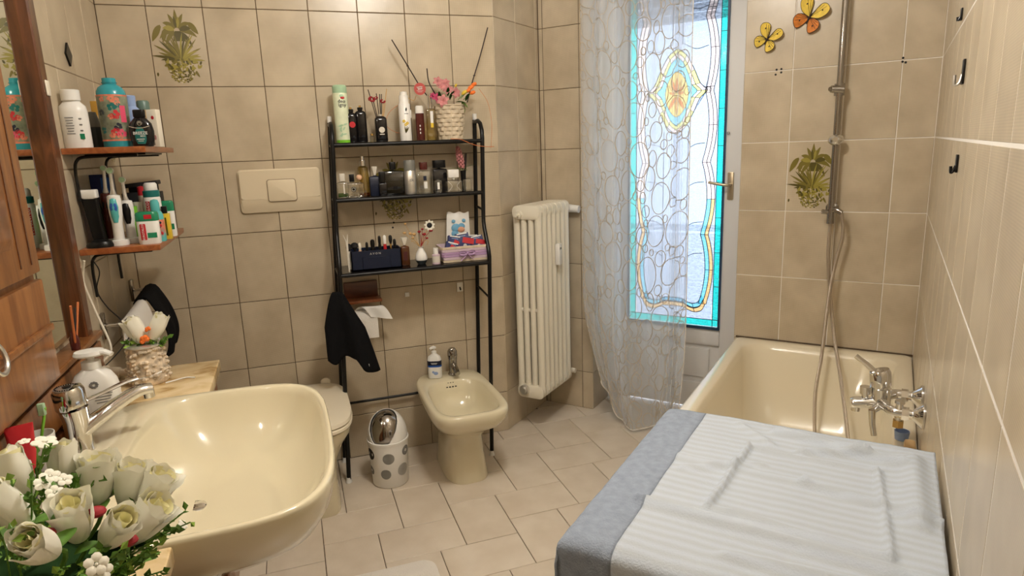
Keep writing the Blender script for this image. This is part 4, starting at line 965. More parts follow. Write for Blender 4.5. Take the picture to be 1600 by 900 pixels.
def rose(parent, loc, rot, s=1., open_=0., name='rose', core='petal_core', pet='petal', n=7, key=[0]):
    """a half open bloom: a rolled core and overlapping petals, each petal an object"""
    rnd = random.Random(int(loc[0] * 1e4) + int(loc[2] * 1e4))
    mb = MB(); turns = 2.4
    mb.grid(lambda u, v: ((.004 + .012 * u) * s * (0.55 + .45 * v + open_ * .3 * v) * cos(2 * pi * turns * u), (.004 + .012 * u) * s * (.55 + .45 * v + open_ * .3 * v) * sin(2 * pi * turns * u), s * (.012 + .043 * v + .004 * sin(u * 9) - .004 * u)), 44, 4)
    mb.lathe([(.0005, 0), (.010 * s, .006 * s), (.015 * s, .018 * s), (.013 * s, .03 * s)], 14)
    o = mb.build(name, core, parent, loc, ang=180); o.rotation_euler = rot
    k = (round(s, 3), round(open_, 2), pet)
    if k not in _pc:
        ms = []
        for ring in range(2):
            r0 = (.0150 + .0040 * ring) * s; H = (.060 - .002 * ring) * s; fl = open_ * .5 + .10 * ring; m2 = MB()
            def g(u, v):
                a = (u - .5) * 2.35 * (1 - .10 * v); prof = r0 * (.50 + .52 * sin(min(1., v * 1.5) * pi / 2) - .10 * v * v) + fl * .018 * s * v ** 4 - .004 * s * v ** 2 * (1 - fl)
                wv = .0016 * s * sin(u * 11 + ring) * v ** 3; e = (2 * u - 1) ** 2
                return ((prof + wv) * cos(a), (prof + wv) * sin(a), H * (v - .16 * e * v ** 2) + .0012 * s * sin(u * 15) * v)
            m2.grid(g, 10, 8); me = m2.mesh('petal', pet, 180); ms.append(me)
        _pc[k] = ms
    for ring in range(2):
        c = 4 if ring == 0 else 3 + (n > 7)
        for i in range(c):
            p = link('petal', _pc[k][ring], o, (0, 0, -.001 * ring), (rnd.uniform(-.05, .05), rnd.uniform(-.04, .08), 2 * pi * i / c + ring * .6 + rnd.uniform(-.15, .15)))
    return o
_pc = {}
def look(d):
    return Vector(d).to_track_quat('Z', 'Y').to_euler()
def sprig(mb, base, direction, l, n, size, rnd, spread=.8):
    """a twig of little oval leaves"""
    b = Vector(base); d = Vector(direction).normalized(); end = b + d * l
    mb.m = 0; mb.tube([b, (b + end) / 2 + Vector((rnd.uniform(-1, 1), rnd.uniform(-1, 1), rnd.uniform(-1, 1))) * l * .06, end], .0011, 5)
    for i in range(n):
        t = .35 + .65 * i / max(1, n - 1); c = b + d * l * t; v = Vector((rnd.gauss(0, 1), rnd.gauss(0, 1), rnd.gauss(0, 1))); v = (v.normalized() * spread + d * .6).normalized()
        s_ = size * rnd.uniform(.7, 1.2); w = v.cross(Vector((rnd.gauss(0, 1), rnd.gauss(0, 1), rnd.gauss(0, 1)))).normalized() * s_ * .34; up_ = v.cross(w).normalized() * s_ * .12
        mb.m = rnd.choice((0, 0, 1)); mb.add([c, c + v * s_ * .45 + w + up_, c + v * s_, c + v * s_ * .45 - w + up_, c + v * s_ * .5 - up_ * .3], [(0, 1, 4), (1, 2, 4), (2, 3, 4), (3, 0, 4)])
def blossom(parent, loc, d, s, m='petal'):
    mb = MB(); q = Vector(d).to_track_quat('Z', 'Y').to_matrix().to_4x4(); X = Matrix.Translation(loc) @ q
    for i in range(5):
        a = 2 * pi * i / 5; mb.sphere((s * .55 * cos(a), s * .55 * sin(a), s * .08), s * .42, 8, 5, (1, 1, .35), X)
    mb.sphere((0, 0, s * .1), s * .16, 6, 4, X=X); return mb.build('blossom', m, parent)
def broad_leaf(parent, base, d, l, w, m='leaf_dark'):
    d = Vector(d).normalized(); side = d.cross(Vector((0, 0, 1))); side = side.normalized() if side.length > .01 else Vector((1, 0, 0)); upv = side.cross(d).normalized(); b = Vector(base); mb = MB()
    def g(u, v):
        ww = w * sin(pi * min(1, v * .93 + .05)) ** .8 * (1 + .08 * sin(v * 40)); x = (u - .5) * 2
        return tuple(b + d * l * v + side * ww * x + upv * (abs(x) * ww * .35 - l * .25 * v * v))
    mb.grid(g, 4, 7); return mb.build('leaf', m, parent, ang=180)

def bouquet():
    t = thing('rose_bouquet', 'big bouquet of cream roses and greenery in the near corner', 'bouquet', (.07, -2.08, .798))
    B = Vector((.07, -2.08, .798))
    MB().lathe([(.001, 0), (.055, 0), (.075, .03), (.08, .075), (.074, .078), (.001, .06)], 24).build('pot', 'rose_pot', t)
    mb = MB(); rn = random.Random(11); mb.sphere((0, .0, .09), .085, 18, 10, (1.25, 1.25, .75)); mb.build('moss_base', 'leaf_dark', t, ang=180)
    # bloom centre (px), depth plane, pointing direction, size, openness
    spec = [(20, 740, -2.02, (-.3, .1, 1), 1.3, .3), (8, 790, -2.12, (-.4, -.3, 1), 1.25, .3), (115, 808, -2.12, (.05, -.35, 1), 1.22, .35), (58, 852, -2.20, (-.15, -.75, .8), 1.12, .15), (182, 826, -2.12, (.55, -.45, .75), 1.15, .25),
            (97, 722, -1.99, (.0, .2, 1), 1.1, .25), (152, 745, -2.00, (.1, .1, 1), 1.3, .6), (204, 755, -2.00, (.25, .1, 1), 1.2, .6), (243, 765, -2.02, (.6, .1, .9), 1.15, .7), (228, 812, -2.06, (.8, -.05, .75), 1.35, .5)]
    for u, v, y, d, s, op in spec:
        s *= .92; p = ony(u, v, y) - B; d = Vector(d).normalized(); q = p - d * .030 * s
        rose(t, tuple(q), look(d), s, op)
        mb = MB(); mb.tube(bez([tuple(q + d * .004), tuple(q - d * .03), (q.x * .3, q.y * .3, .07)], 4), .003, 6); mb.build('stem', 'leaf', t)
        for k in range(2):
            a = rn.uniform(0, 6.28); dd = Vector((cos(a), sin(a), .5)); broad_leaf(t, q - d * .004, dd, .035 * s, .012 * s, 'leaf')
    for i in range(44):
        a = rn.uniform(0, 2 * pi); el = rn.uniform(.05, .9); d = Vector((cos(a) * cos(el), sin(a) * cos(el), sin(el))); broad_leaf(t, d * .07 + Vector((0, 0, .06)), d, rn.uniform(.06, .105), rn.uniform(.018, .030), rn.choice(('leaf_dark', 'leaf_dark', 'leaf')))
    def spr(u, v, y, n=3, s=.013):
        p = ony(u, v, y) - B; mb = MB(); c = Vector((p.x * .55, p.y * .55, p.z * .5 + .03)); d = p - c
        for k in range(n): sprig(mb, c + Vector((rn.uniform(-.01, .01), rn.uniform(-.01, .01), 0)), d + Vector((rn.uniform(-.02, .02), rn.uniform(-.02, .02), rn.uniform(-.02, .02))), d.length * rn.uniform(.85, 1.1), 12, s, rn)
        mb.build('green_sprig', ['leaf', 'leaf_light'], t, kind='stuff')
    for a in ((55, 700, -2.0), (60, 765, -2.08), (15, 820, -2.2), (30, 770, -2.14), (130, 735, -2.02), (225, 850, -2.1), (262, 850, -2.06), (240, 870, -2.1), (190, 880, -2.14), (215, 795, -2.05), (115, 765, -2.05), (250, 885, -2.1), (150, 880, -2.18), (285, 800, -2.02), (12, 720, -1.98), (90, 895, -2.2)): spr(*a)
    for u, v, y, s in ((70, 692, -2.0, .017), (78, 745, -2.05, .013), (68, 755, -2.06, .013), (100, 750, -2.05, .011), (38, 690, -2.0, .008), (150, 882, -2.2, .014), (158, 893, -2.2, .013), (85, 770, -2.08, .011), (285, 820, -2.02, .009)):
        p = ony(u, v, y) - B; blossom(t, tuple(p), (p.x, p.y - .1, .15), s)
    for u, v, y in ((150, 800, -2.1), (200, 845, -2.12), (70, 835, -2.15)):
        p = ony(u, v, y) - B; mb = MB(); mb.sphere(tuple(p), .010, 10, 6, (1.2, 1, .7)); mb.build('red_bud', 'petal_red', t)
bouquet()

def rose_vase():
    t = thing('rose_vase', 'shell covered vase with two white roses on far marble top', 'vase', (.012, -.925, .798))
    B = Vector(t.location)
    MB().lathe([(.001, 0), (.050, 0), (.054, .006), (.055, .02), (.048, .075), (.042, .108), (.044, .112), (.039, .112), (.045, .03), (.001, .02)], 26).build('vase', 'rose_pot', t)
    mb = MB(); rn = random.Random(5)
    for i in range(110):
        z = rn.uniform(.012, .104); a = rn.uniform(0, 2 * pi); r_ = .0555 - .0135 * (z / .112) ** 1.2; mb.sphere((r_ * cos(a), r_ * sin(a), z), rn.uniform(.006, .010), 6, 4, (1, 1, .7))
    mb.build('shell_chips', 'rose_pot', t, kind='stuff')
    mb = MB(); mb.lathe([(.046, .108), (.048, .111), (.044, .114)], 24); mb.build('rim', 'silver', t)
    for (u, v, d, s) in ((210, 512, (-.35, 0, 1), 1.35), (248, 506, (.55, .1, 1), 1.30)):
        d = Vector(d).normalized(); p = ony(u, v, -.925) - B - d * .035 * s; rose(t, tuple(p), look(d), s, .12)
        mb = MB(); mb.tube(bez([tuple(p + d * .003), tuple(p - d * .03), (p.x * .2, 0, .06)], 4), .003, 6); mb.build('stem', 'leaf', t)
    for (u, v) in ((195, 535), (210, 532), (240, 528), (252, 535), (262, 527), (232, 540), (247, 545)):
        p = ony(u, v, -.935) - B; mb = MB(); c = Vector((p.x * .4, -.01, .10)); sprig(mb, c, p - c, (p - c).length, 14, .017, rn, .9); mb.build('green_sprig', ['leaf', 'leaf_light'], t, kind='stuff')
    for (u, v, r_) in ((226, 530, .013), (231, 514, .008)):
        p = ony(u, v, -.94) - B; mb = MB()
        for i in range(6): mb.sphere(tuple(p + Vector((cos(i) * r_ * .5, -.003, sin(i * 1.7) * r_ * .5))), r_ * .55, 8, 5)
        mb.build('orange_flower', 'petal_orange', t)
    mb = MB(); mb.tube([(.052 * cos(q), .052 * sin(q), .028 + .008 * cos(q)) for q in [i * pi / 12 for i in range(24)]], .003, 6, closed=True); mb.build('cord', 'white', t)
rose_vase()

def towel_rail():
    t = thing('towel_rail', 'chrome towel rail on the left wall behind the vase', 'towel rail', (0, 0, 0))
    for y, zz in ((-.605, .905), (-.155, .935)):
        MB().rbox((-.164, y, zz), (.012, .030, .085), .004, .002, 2).build('wall_plate', 'chrome_dark', t)
        mb = MB(); mb.cyl((-.16, y, zz), (-.095, y, zz), .0065); mb.build('arm', 'chrome', t)
    MB().cyl((-.095, -.615, .9045), (-.095, -.145, .9355), .0065).build('bar', 'chrome', t)
    def hang(name, m, label, y0, y1, front, back, bulge, seed):
        rail = lambda y: .905 + (y + .605) / .45 * .03
        mb = MB()
        def g(u, v):
            y = y0 + (y1 - y0) * u; L = front + back; s_ = v * L; r_ = .0115 + bulge * .25
            n_ = noise.noise((y * 18 + seed, v * 3, seed)) * .010
            if s_ < back: x, z = -.095 - r_ - .002, rail(y) - (back - s_)
            elif s_ < back + .001: x, z = -.095, rail(y) + r_
            else:
                d = s_ - back; x = -.095 + r_ + bulge * sin(min(1, d / front) * 2.4) + n_ + .008 * sin(u * 9 + seed) * d / front; z = rail(y) - d
            if abs(s_ - back) < .02: a_ = (s_ - back) / .02 * pi / 2; x, z = -.095 + r_ * sin(a_), rail(y) + r_ * cos(a_) - .004
            return (x, y + .012 * sin(v * 6 + seed) * (v - .5), z)
        mb.grid(g, 18, 40); o = mb.build(name, m, None, ang=180, label=label, category='towel'); sd = o.modifiers.new('thick', 'SOLIDIFY'); sd.thickness = .006; sd.offset = 1
    hang('white_towel', 'cloth_white', 'white terry towel hanging on chrome rail behind the vase', -.58, -.375, .21, .12, .018, 1.)
    hang('black_towel', 'cloth_black', 'black cloth hanging at the far end of chrome rail', -.365, -.17, .22, .12, .045, 4.)
towel_rail()

# ------------------------------------------------------------------ corner shelves on the left wall
SH_Y0, SH_Y1, SH_X = -.70, -.165, .052
def corner_shelf(zt, label, y1):
    t = thing('wall_shelf', label, 'shelf', (0, 0, 0))
    MB().box(((WLX + SH_X) / 2, (SH_Y0 + y1) / 2, zt - .009), (SH_X - WLX - .001, y1 - SH_Y0, .018), .0015).build('board', 'wood_red', t)
    for y in (SH_Y0 + .07, y1 - .10):
        mb = MB(); mb.tube(bez([(-.160, y, zt - .16), (-.160, y, zt - .07), (-.150, y, zt - .035), (-.120, y, zt - .026), (-.02, y, zt - .025), (.015, y, zt - .025)], 5), .008, 8, flat=.6); mb.build('bracket', 'black', t)
    mb = MB(); mb.box((-.06, (SH_Y0 + y1) / 2 + .02, zt - .0215), (.17, .30, .006)); mb.build('support_strip', 'black', t)
ZU, ZL = 1.470, 1.168
corner_shelf(ZU, 'upper reddish wooden shelf in the left corner holding tall bottles', SH_Y1); corner_shelf(ZL, 'lower reddish wooden shelf in the left corner holding toothbrushes', SH_Y1 - .03)

# ================================================================== BLACK RACK OVER TOILET AND BIDET
def XL(z): return .572 + .046 * z
def XR(z): return 1.236 + .031 * z
ZS = (1.470, 1.243, .938)                       # shelf tops
YB, YF1, YF2 = -.030, -.150, -.235
def rack():
    t = thing('storage_rack', 'black metal three shelf rack standing over toilet and bidet', 'rack', (0, 0, 0))
    for X in (XL, XR):
        mb = MB(); mb.tube([(X(z), YB, z) for z in (.015, .5, 1.0, 1.560)], .0095, 12); p = mb.build('rear_post', 'black', t)
        mb = MB(); mb.cyl((X(1.56), YB, 1.555), (X(1.575), YB, 1.582), .0098); mb.build('white_cap', 'white', p)
        pts = [(X(z), y, z) for y, z in ((YF2, .015), (YF2, .5), (YF2, .90), (YF2, .955), (YF2 + .012, .985), (YF1 - .012, 1.075), (YF1, 1.105), (YF1, 1.30), (YF1, 1.47), (YF1 + .006, 1.505), (YF1 + .030, 1.535), (YF1 + .065, 1.548), (YB, 1.545))]
        mb = MB(); mb.tube(pts, .0095, 12); p = mb.build('front_post', 'black', t)
        for y in (YB, YF2):
            mb = MB(); mb.lathe([(.0005, 0), (.014, 0), (.013, .008), (.010, .012), (.010, .024), (.0005, .025)], 14, (X(0), y, .0005)); mb.build('foot', 'white', t)
        for z in (.785, 1.165, .30):
            yf = YF2 if z < 1 else YF1
            mb = MB(); mb.cyl((X(z), YB, z), (X(z), yf, z - (.02 if z < 1 else .01)), .005, n=8); mb.build('rung', 'black', t)
    mb = MB(); mb.cyl((XL(.29), YB, .288), (XR(.29), YB, .288), .006, n=10); mb.build('lower_bar', 'black', t)
    for z, yf in zip(ZS, (YF1, YF1, YF2)):
        xl, xr = XL(z), XR(z); s = MB().box(((xl + xr) / 2, (YB + yf) / 2, z - .004), (xr - xl - .015, abs(yf - YB), .006)).build('shelf', 'black_gloss', t)
        for y in (YB, yf): mb = MB(); mb.cyl((xl, y, z - .010), (xr, y, z - .010), .0085, n=10); mb.build('shelf_rail', 'black', s)
        for x in (xl, xr): mb = MB(); mb.cyl((x, YB, z - .010), (x, yf, z - .010), .007, n=10); mb.build('side_rail', 'black', s)
rack()

def at_shelf(u, y, z):
    """point on a shelf at depth y whose picture column is u"""
    P = ony(u, 300, y)
    for _ in range(4):                           # follow the picture's lean up the column
        Q = P - CAM; Q = Vector((P.x, y, z)) - CAM; v = 450 - F * Q.dot(UP) / Q.dot(FW); P = ony(u, v, y)
    return Vector((P.x, y, z))
def top_h(u, v, y, z): return ony(u, v, y).z - z
SHELVES = {1: ZS[0], 2: ZS[1], 3: ZS[2]}
G1, G2, G3 = 'things on the top rack shelf', 'perfumes on the middle rack shelf', 'things on the lower rack shelf'
def base(name, label, cat, u, y, s, group, rz=0.):
    p = at_shelf(u, y, SHELVES[s]) + Vector((0, 0, -.0005)); return thing(name, label, cat, p, rz, group), ppm(p)
def flat_bottle(t, w, d, h, m, r=None, shoulder=.012, neck=.008, neck_h=.008, b=.004):
    r = r or min(w, d) * .25; nw = neck
    mb = MB(); mb.loft([[(p[0], p[1], z) for p in rrect(a, b_, min(r, a * .49, b_ * .49), 4)] for a, b_, z in ((w - b, d - b, 0), (w, d, b), (w, d, h - shoulder), (w * .93, d * .9, h - shoulder * .45), (max(nw * 2, w * .6), max(nw * 2, d * .6), h), (nw * 2, nw * 2, h + .001), (nw * 2, nw * 2, h + neck_h))]); return mb.build('body', m, t)
def round_body(t, prof, m, name='body', n=22): return MB().lathe(prof, n).build(name, m, t)
def lean(t, deg): t.rotation_euler.y = R(deg)

def shelf_one():
    S = 1; z = ZS[0]
    t, k = base('spray_can', 'white and green air freshener can with mint cap', 'spray can', 537.5, -.085, S, G1); r = 11.2 * k; h = top_h(532, 133, -.085, z)
    round_body(t, [(.001, 0), (r * .96, 0), (r, .003), (r, .012)], 'lime', 'base_band'); round_body(t, [(r, .012), (r, h - .036), (r * .95, h - .032)], 'palegreen')
    round_body(t, [(r * .94, h - .034), (r * .97, h - .030), (r * .97, h - .006), (r * .80, h), (.001, h)], 'mint', 'cap')
    mb = MB(); text_on(mb, 'deo', .020, (.002, -r - .0006, h - .066)); text_on(mb, 'igny', .020, (.004, -r - .0006, h - .081)); mb.build('lettering', 'black_print', t, kind='stuff')
    mb = MB(); mb.sphere((.006, -r * .98, h - .052), .0075, 12, 6, (1.2, .2, .75)); mb.build('red_badge', 'red', t); mb = MB(); mb.sphere((.003, -r * .98, h - .044), .008, 12, 6, (1.1, .15, .8)); mb.build('green_badge', 'mint', t)
    mb = MB(); rn = random.Random(2)
    for i in range(9): mb.poly([(p[0], -math.sqrt(max(0, r * r - p[0] ** 2)) - .0005, p[1]) for p in leafpts(rn.uniform(-.008, .002), rn.uniform(.018, .075), rn.uniform(0, 6), .018, .004)])
    mb.build('leaf_print', 'mint', t, kind='stuff')
    for u, vt, w, lab, y in ((552, 176, 15.5, 'left one of two black toiletry bottles, with a red round seal', -.085), (566.5, 173, 17, 'right one of two black toiletry bottles, plain and taller', -.075)):
        t, k = base('black_bottle', lab, 'bottle', u, y, S, G1); h = top_h(u, vt, y, z); flat_bottle(t, w * k, .036, h, 'black_gloss', .012, .014, .0095, .004)
        round_body(t, [(.001, h + .004), (.0115, h + .004), (.0115, h + .014), (.001, h + .014)], 'black', 'collar'); round_body(t, [(.001, h + .013), (.0045, h + .013), (.0045, h + .022), (.001, h + .022)], 'gold', 'gold_tip')
        if w < 16: mb = MB(); mb.lathe([(.0125, 0), (.0125, .0008), (.0005, .0008)], 20, X=Matrix.Translation((.001, -.0185, h * .60)) @ Matrix.Rotation(pi / 2, 4, 'X')); mb.build('red_seal', 'red', t)
    t, k = base('small_vial', 'tiny gold capped clear vial between black bottle and diffuser', 'vial', 582, -.12, S, G1); round_body(t, [(.001, 0), (.009, 0), (.009, .022), (.005, .026), (.005, .030), (.001, .03)], 'glass'); round_body(t, [(.0065, .026), (.0065, .034), (.001, .035)], 'gold', 'cap')
    # reed diffuser with red flowers
    t, k = base('flower_diffuser', 'black diffuser bottle with dark reeds and two red flowers', 'diffuser', 597, -.10, S, G1); h = top_h(597, 186, -.10, z); w = 18 * k
    flat_bottle(t, w, .045, h + .012, 'black_gloss', .010, .016, .007, .006); round_body(t, [(.0085, h + .010), (.0085, h + .020), (.001, h + .02)], 'silver', 'collar')
    mb = MB(); mb.lathe([(.0125, 0), (.0125, .0008), (.0005, .0008)], 20, X=Matrix.Translation((0, -.0231, h * .52)) @ Matrix.Rotation(pi / 2, 4, 'X')); mb.build('round_label', 'frost', t)
    mb = MB(); mb.box((0, -.0232, h * .52 - .018), (.020, .0008, .004)); mb.build('label_line', 'frost', t)
    for (u, v, m) in ((575, 140, 'twig'), (582, 152, 'twig'), (588, 146, 'twig'), (593, 147, 'black_matt'), (596, 147, 'black_matt'), (604, 139, 'dry'), (599, 160, 'dry')):
        e = ony(u, v, -.10) - t.location; mb = MB(); mb.cyl((0, 0, h * .3), tuple(e), .0019, n=6); mb.build('reed', m, t)
    for (u, v, s_) in ((581, 155, .020), (598, 158, .015), (587, 153, .012)):
        e = ony(u, v, -.105) - t.location; mb = MB(); rn = random.Random(u)
        for i in range(14): a = rn.uniform(0, 6.28); mb.sphere((e.x + cos(a) * s_ * .5, e.y + rn.uniform(-.5, .3) * s_, e.z + sin(a) * s_ * .42), s_ * .34, 6, 4, (1, .7, .6))
        mb.build('red_flower', 'petal_red', t)
    t, k = base('white_pump_bottle', 'white spray bottle printed with a leaf and daisies', 'bottle', 635, -.10, S, G1); h = top_h(635, 143, -.10, z); r = 9 * k
    round_body(t, [(.001, 0), (r, .001), (r * 1.02, .01), (r, h * .74), (r * .82, h * .77), (r * .78, h * .92), (r * .55, h * .935)], 'white'); mb = MB(); mb.lathe([(r * .62, h * .93), (r * .62, h * .985), (r * .45, h), (.001, h)], 18); mb.box((r * .7, 0, h * .55), (r * .9, .012, .035), .003); mb.build('nozzle', 'white', t)
    mb = MB(); mb.poly([(p[0], -r * 1.03, p[1]) for p in leafpts(.002, h * .60, R(80), .016, .004)]); mb.box((.003, -r * 1.02, h * .55), (.018, .0006, .002)); mb.build('leaf_print', 'black_print', t, kind='stuff')
    mb = MB()
    for x, zz in ((-.009, .40), (.005, .36), (-.002, .33)):
        for i in range(5): mb.sphere((x + .004 * cos(i * 1.257), -r * 1.0, h * zz + .004 * sin(i * 1.257)), .003, 6, 4, (1, .4, 1))
    mb.build('daisy_print', 'yellow', t, kind='stuff')
    mb = MB()
    for a in (60, 75, 95): mb.poly([(p[0], -r * 1.035, p[1]) for p in leafpts(-.004, h * .16, R(a), .03, .003)])
    mb.build('stem_print', 'olive2', t, kind='stuff')
    t, k = base('brown_shampoo', 'slim dark brown bottle with a white cap', 'bottle', 658, -.10, S, G1); h = top_h(658, 165, -.10, z); r = 6.6 * k
    round_body(t, [(.001, 0), (r, .001), (r * 1.03, h * .5), (r * .98, h * .78)], 'brownliq'); round_body(t, [(r * .96, h * .77), (r, h * .79), (r * .92, h * .97), (r * .7, h), (.001, h)], 'white', 'cap')
    mb = MB()
    for i in range(3): mb.box((-.004, -r * 1.03, h * (.22 + .1 * i)), (.004, .0006, .008))
    mb.build('lettering', 'pale_print', t, kind='stuff')
    t, k = base('tall_perfume', 'tall clear perfume with chrome spray top beside the wicker basket', 'perfume', 675, -.10, S, G1); h = top_h(675, 148, -.10, z)
    flat_bottle(t, 14 * k, .026, h * .70, 'glass_yel', .005, .008, .006, .005); round_body(t, [(.001, h * .70), (.010, h * .70), (.010, h * .85), (.0105, h * .86), (.0105, h), (.001, h)], 'chrome', 'spray_top')
    mb = MB(); mb.box((.002, -.0138, h * .46), (.012, .001, h * .36)); mb.build('white_label', 'white', t); mb = MB(); mb.box((.002, -.0140, h * .33), (.012, .001, h * .10)); mb.build('yellow_label', 'yellow', t)
    # wicker basket with flowers
    t, k = base('flower_basket', 'pale wicker basket of pink lilies and orange tulips', 'flower basket', 705, -.095, S, G1); h = top_h(705, 165, -.095, z); r0, r1 = 18.5 * k, 23.5 * k; B = Vector(t.location)
    MB().lathe([(.001, .002), (r0 - .003, .002), (r1 - .004, h - .003), (r1 - .010, h - .004), (r0 - .008, .02), (.001, .02)], 24).build('lining', 'kraft', t)
    nst, nrow = 20, 8
    for i in range(nrow):
        mb = MB(); zc = h * (i + .5) / nrow; rr_ = r0 + (r1 - r0) * zc / h
        pts = []
        for j in range(nst * 3): a = 2 * pi * j / (nst * 3); q = rr_ + .0022 * cos(a * nst / 2 + (pi if i % 2 else 0)); pts.append((q * cos(a), q * sin(a), zc))
        n_ = len(pts); rs = [[(p[0], p[1], p[2] - h / nrow * .46), (p[0] * 1.015, p[1] * 1.015, p[2]), (p[0], p[1], p[2] + h / nrow * .46), (p[0] * .97, p[1] * .97, p[2])] for p in pts]; mb.loft(rs + [rs[0]], False, False); mb.build('woven_strip', 'wicker', t)
    for j in range(nst // 2):
        a = 2 * pi * (j + .25) / (nst / 2); mb = MB(); mb.cyl((r0 * .99 * cos(a), r0 * .99 * sin(a), .002), (r1 * .99 * cos(a), r1 * .99 * sin(a), h), .0022, n=6); mb.build('stake', 'wicker', t)
    mb = MB(); mb.tube([((r1 + .001) * cos(a), (r1 + .001) * sin(a), h) for a in [i * pi / 14 for i in range(28)]], .003, 6, closed=True); mb.build('rim', 'wicker', t)
    rn = random.Random(9)
    def P(u, v, y=-.115): return ony(u, v, y) - B
    def lily(u, v, s, m, y=-.125, d=(0, -1, .25)):
        c = P(u, v, y); q = Vector(d).to_track_quat('Z', 'Y').to_matrix().to_4x4(); X = Matrix.Translation(c) @ q; mb = MB()
        for i in range(6):
            a = i * pi / 3 + .3; ca_, sa_ = cos(a), sin(a)
            mb.grid(lambda u_, v_: (ca_ * s * v_ - sa_ * (u_ - .5) * s * .62 * sin(pi * min(1, v_ * .9 + .06)), sa_ * s * v_ + ca_ * (u_ - .5) * s * .62 * sin(pi * min(1, v_ * .9 + .06)), s * (.45 * sin(v_ * 2.2) - .25 * v_ * v_)), 3, 5, X)
        mb.build('lily', m, t, ang=180)
    for a in ((684, 128, .024, 'petal_pink', -.09), (696, 130, .022, 'petal_pink', -.10), (700, 140, .024, 'petal_pink', -.115), (711, 145, .026, 'petal_pink', -.12), (690, 136, .018, 'petal_pink', -.11), (692, 158, .030, 'petal_pink', -.14), (682, 153, .022, 'petal_magenta', -.12), (676, 150, .016, 'petal_magenta', -.11)): lily(*a[:4], y=a[4], d=(rn.uniform(-.4, .4), -1, rn.uniform(.1, .6)))
    for u, v, s, m in ((735, 137, .017, 'petal_orange'), (740, 132, .016, 'petal_orange'), (738, 145, .016, 'petal_orange'), (725, 145, .017, 'petal_yellow'), (731, 142, .015, 'petal_orange'), (712, 134, .010, 'petal_yellow')):
        c = P(u, v, -.12); X = Matrix.Translation(c) @ Vector((u - 705, -8, 14)).to_track_quat('Z', 'Y').to_matrix().to_4x4(); mb = MB(); mb.lathe([(.0005, -s * .8), (s * .42, -s * .4), (s * .52, 0), (s * .46, s * .5), (s * .30, s * .85)], 10, X=X); mb.build('tulip', m, t)
        mb = MB(); mb.tube(bez([tuple(c), tuple(c * .6 + Vector((0, 0, h * .35)))], 4), .0016, 5); mb.build('stem', 'leaf', t)
    for (u, v, du, dv, l, w) in ((688, 160, -2, -22, .05, .008), (703, 156, 4, -14, .045, .010), (712, 160, 14, -2, .05, .014), (722, 160, 4, 22, .055, .011), (700, 150, 0, -16, .04, .008), (728, 158, 3, -12, .04, .009), (716, 158, 8, 3, .05, .014)):
        c = P(u, v, -.12); e = P(u + du, v + dv, -.135); broad_leaf(t, c, e - c, l, w, 'leaf_dark' if w < .011 else 'leaf')
    # dark sticks, twig, red raffia, round red tag
    for pts in (((612, 62), (640, 108), (657, 136), (672, 155)), ((667, 107), (670, 128), (680, 147), (686, 160)), ((762, 43), (750, 88), (738, 128), (730, 160))):
        mb = MB(); mb.tube(bez([tuple(P(u, v, -.075)) for u, v in pts], 6), .0026, 6); mb.build('dark_stick', 'twig', t)
    for u, v in ((637, 103), (741, 118)):
        mb = MB(); mb.sphere(tuple(P(u, v, -.075)), .0045, 6, 4, (1.4, 1, .6)); mb.build('stick_knot', 'twig', t)
    mb = MB(); mb.tube(bez([tuple(P(u, v, -.09)) for u, v in ((748, 138), (762, 160), (768, 190), (768, 215), (767, 232))], 6), .0009, 5); mb.build('raffia', 'terra', t)
    mb = MB(); mb.tube(bez([tuple(P(u, v, -.17)) for u, v in ((704, 217), (720, 218), (740, 226), (758, 229), (772, 229))], 6), .0013, 5); mb.build('raffia', 'terra', t)
    mb = MB(); mb.tube(bez([tuple(P(u, v, -.08)) for u, v in ((628, 160), (608, 176), (604, 196), (620, 207), (640, 209))], 6), .0009, 5); mb.build('raffia', 'terra', t)
    mb = MB(); mb.tube(bez([tuple(P(u, v, -.08)) for u, v in ((626, 142), (634, 150), (646, 157), (650, 150))], 6), .0014, 5); mb.build('twig', 'dry', t)
    c = P(656, 139, -.13); tg = MB(); tg.lathe([(.0005, -.0006), (.0252, -.0006), (.0252, .0006), (.0005, .0006)], 28, X=Matrix.Translation(c) @ Matrix.Rotation(pi / 2, 4, 'X')); tag = tg.build('round_tag', 'redtag', t)
    mb = MB()
    for (a, b, dz, n_) in ((-.013, .011, .006, 7), (-.009, .010, -.001, 6)):
        mb.tube([(c.x + a + (b - a) * i / 28, c.y - .0012, c.z + dz + .0035 * sin(i / 28 * n_ * 2 * pi) * (1 if i % 5 else .5) + .003 * i / 28) for i in range(29)], .0008, 4)
    mb.box((c.x, c.y - .001, c.z - .007), (.028, .0005, .001)); mb.box((c.x, c.y - .001, c.z - .012), (.020, .0005, .0012)); mb.build('script_print', 'pale_print', tag, kind='stuff')
shelf_one()

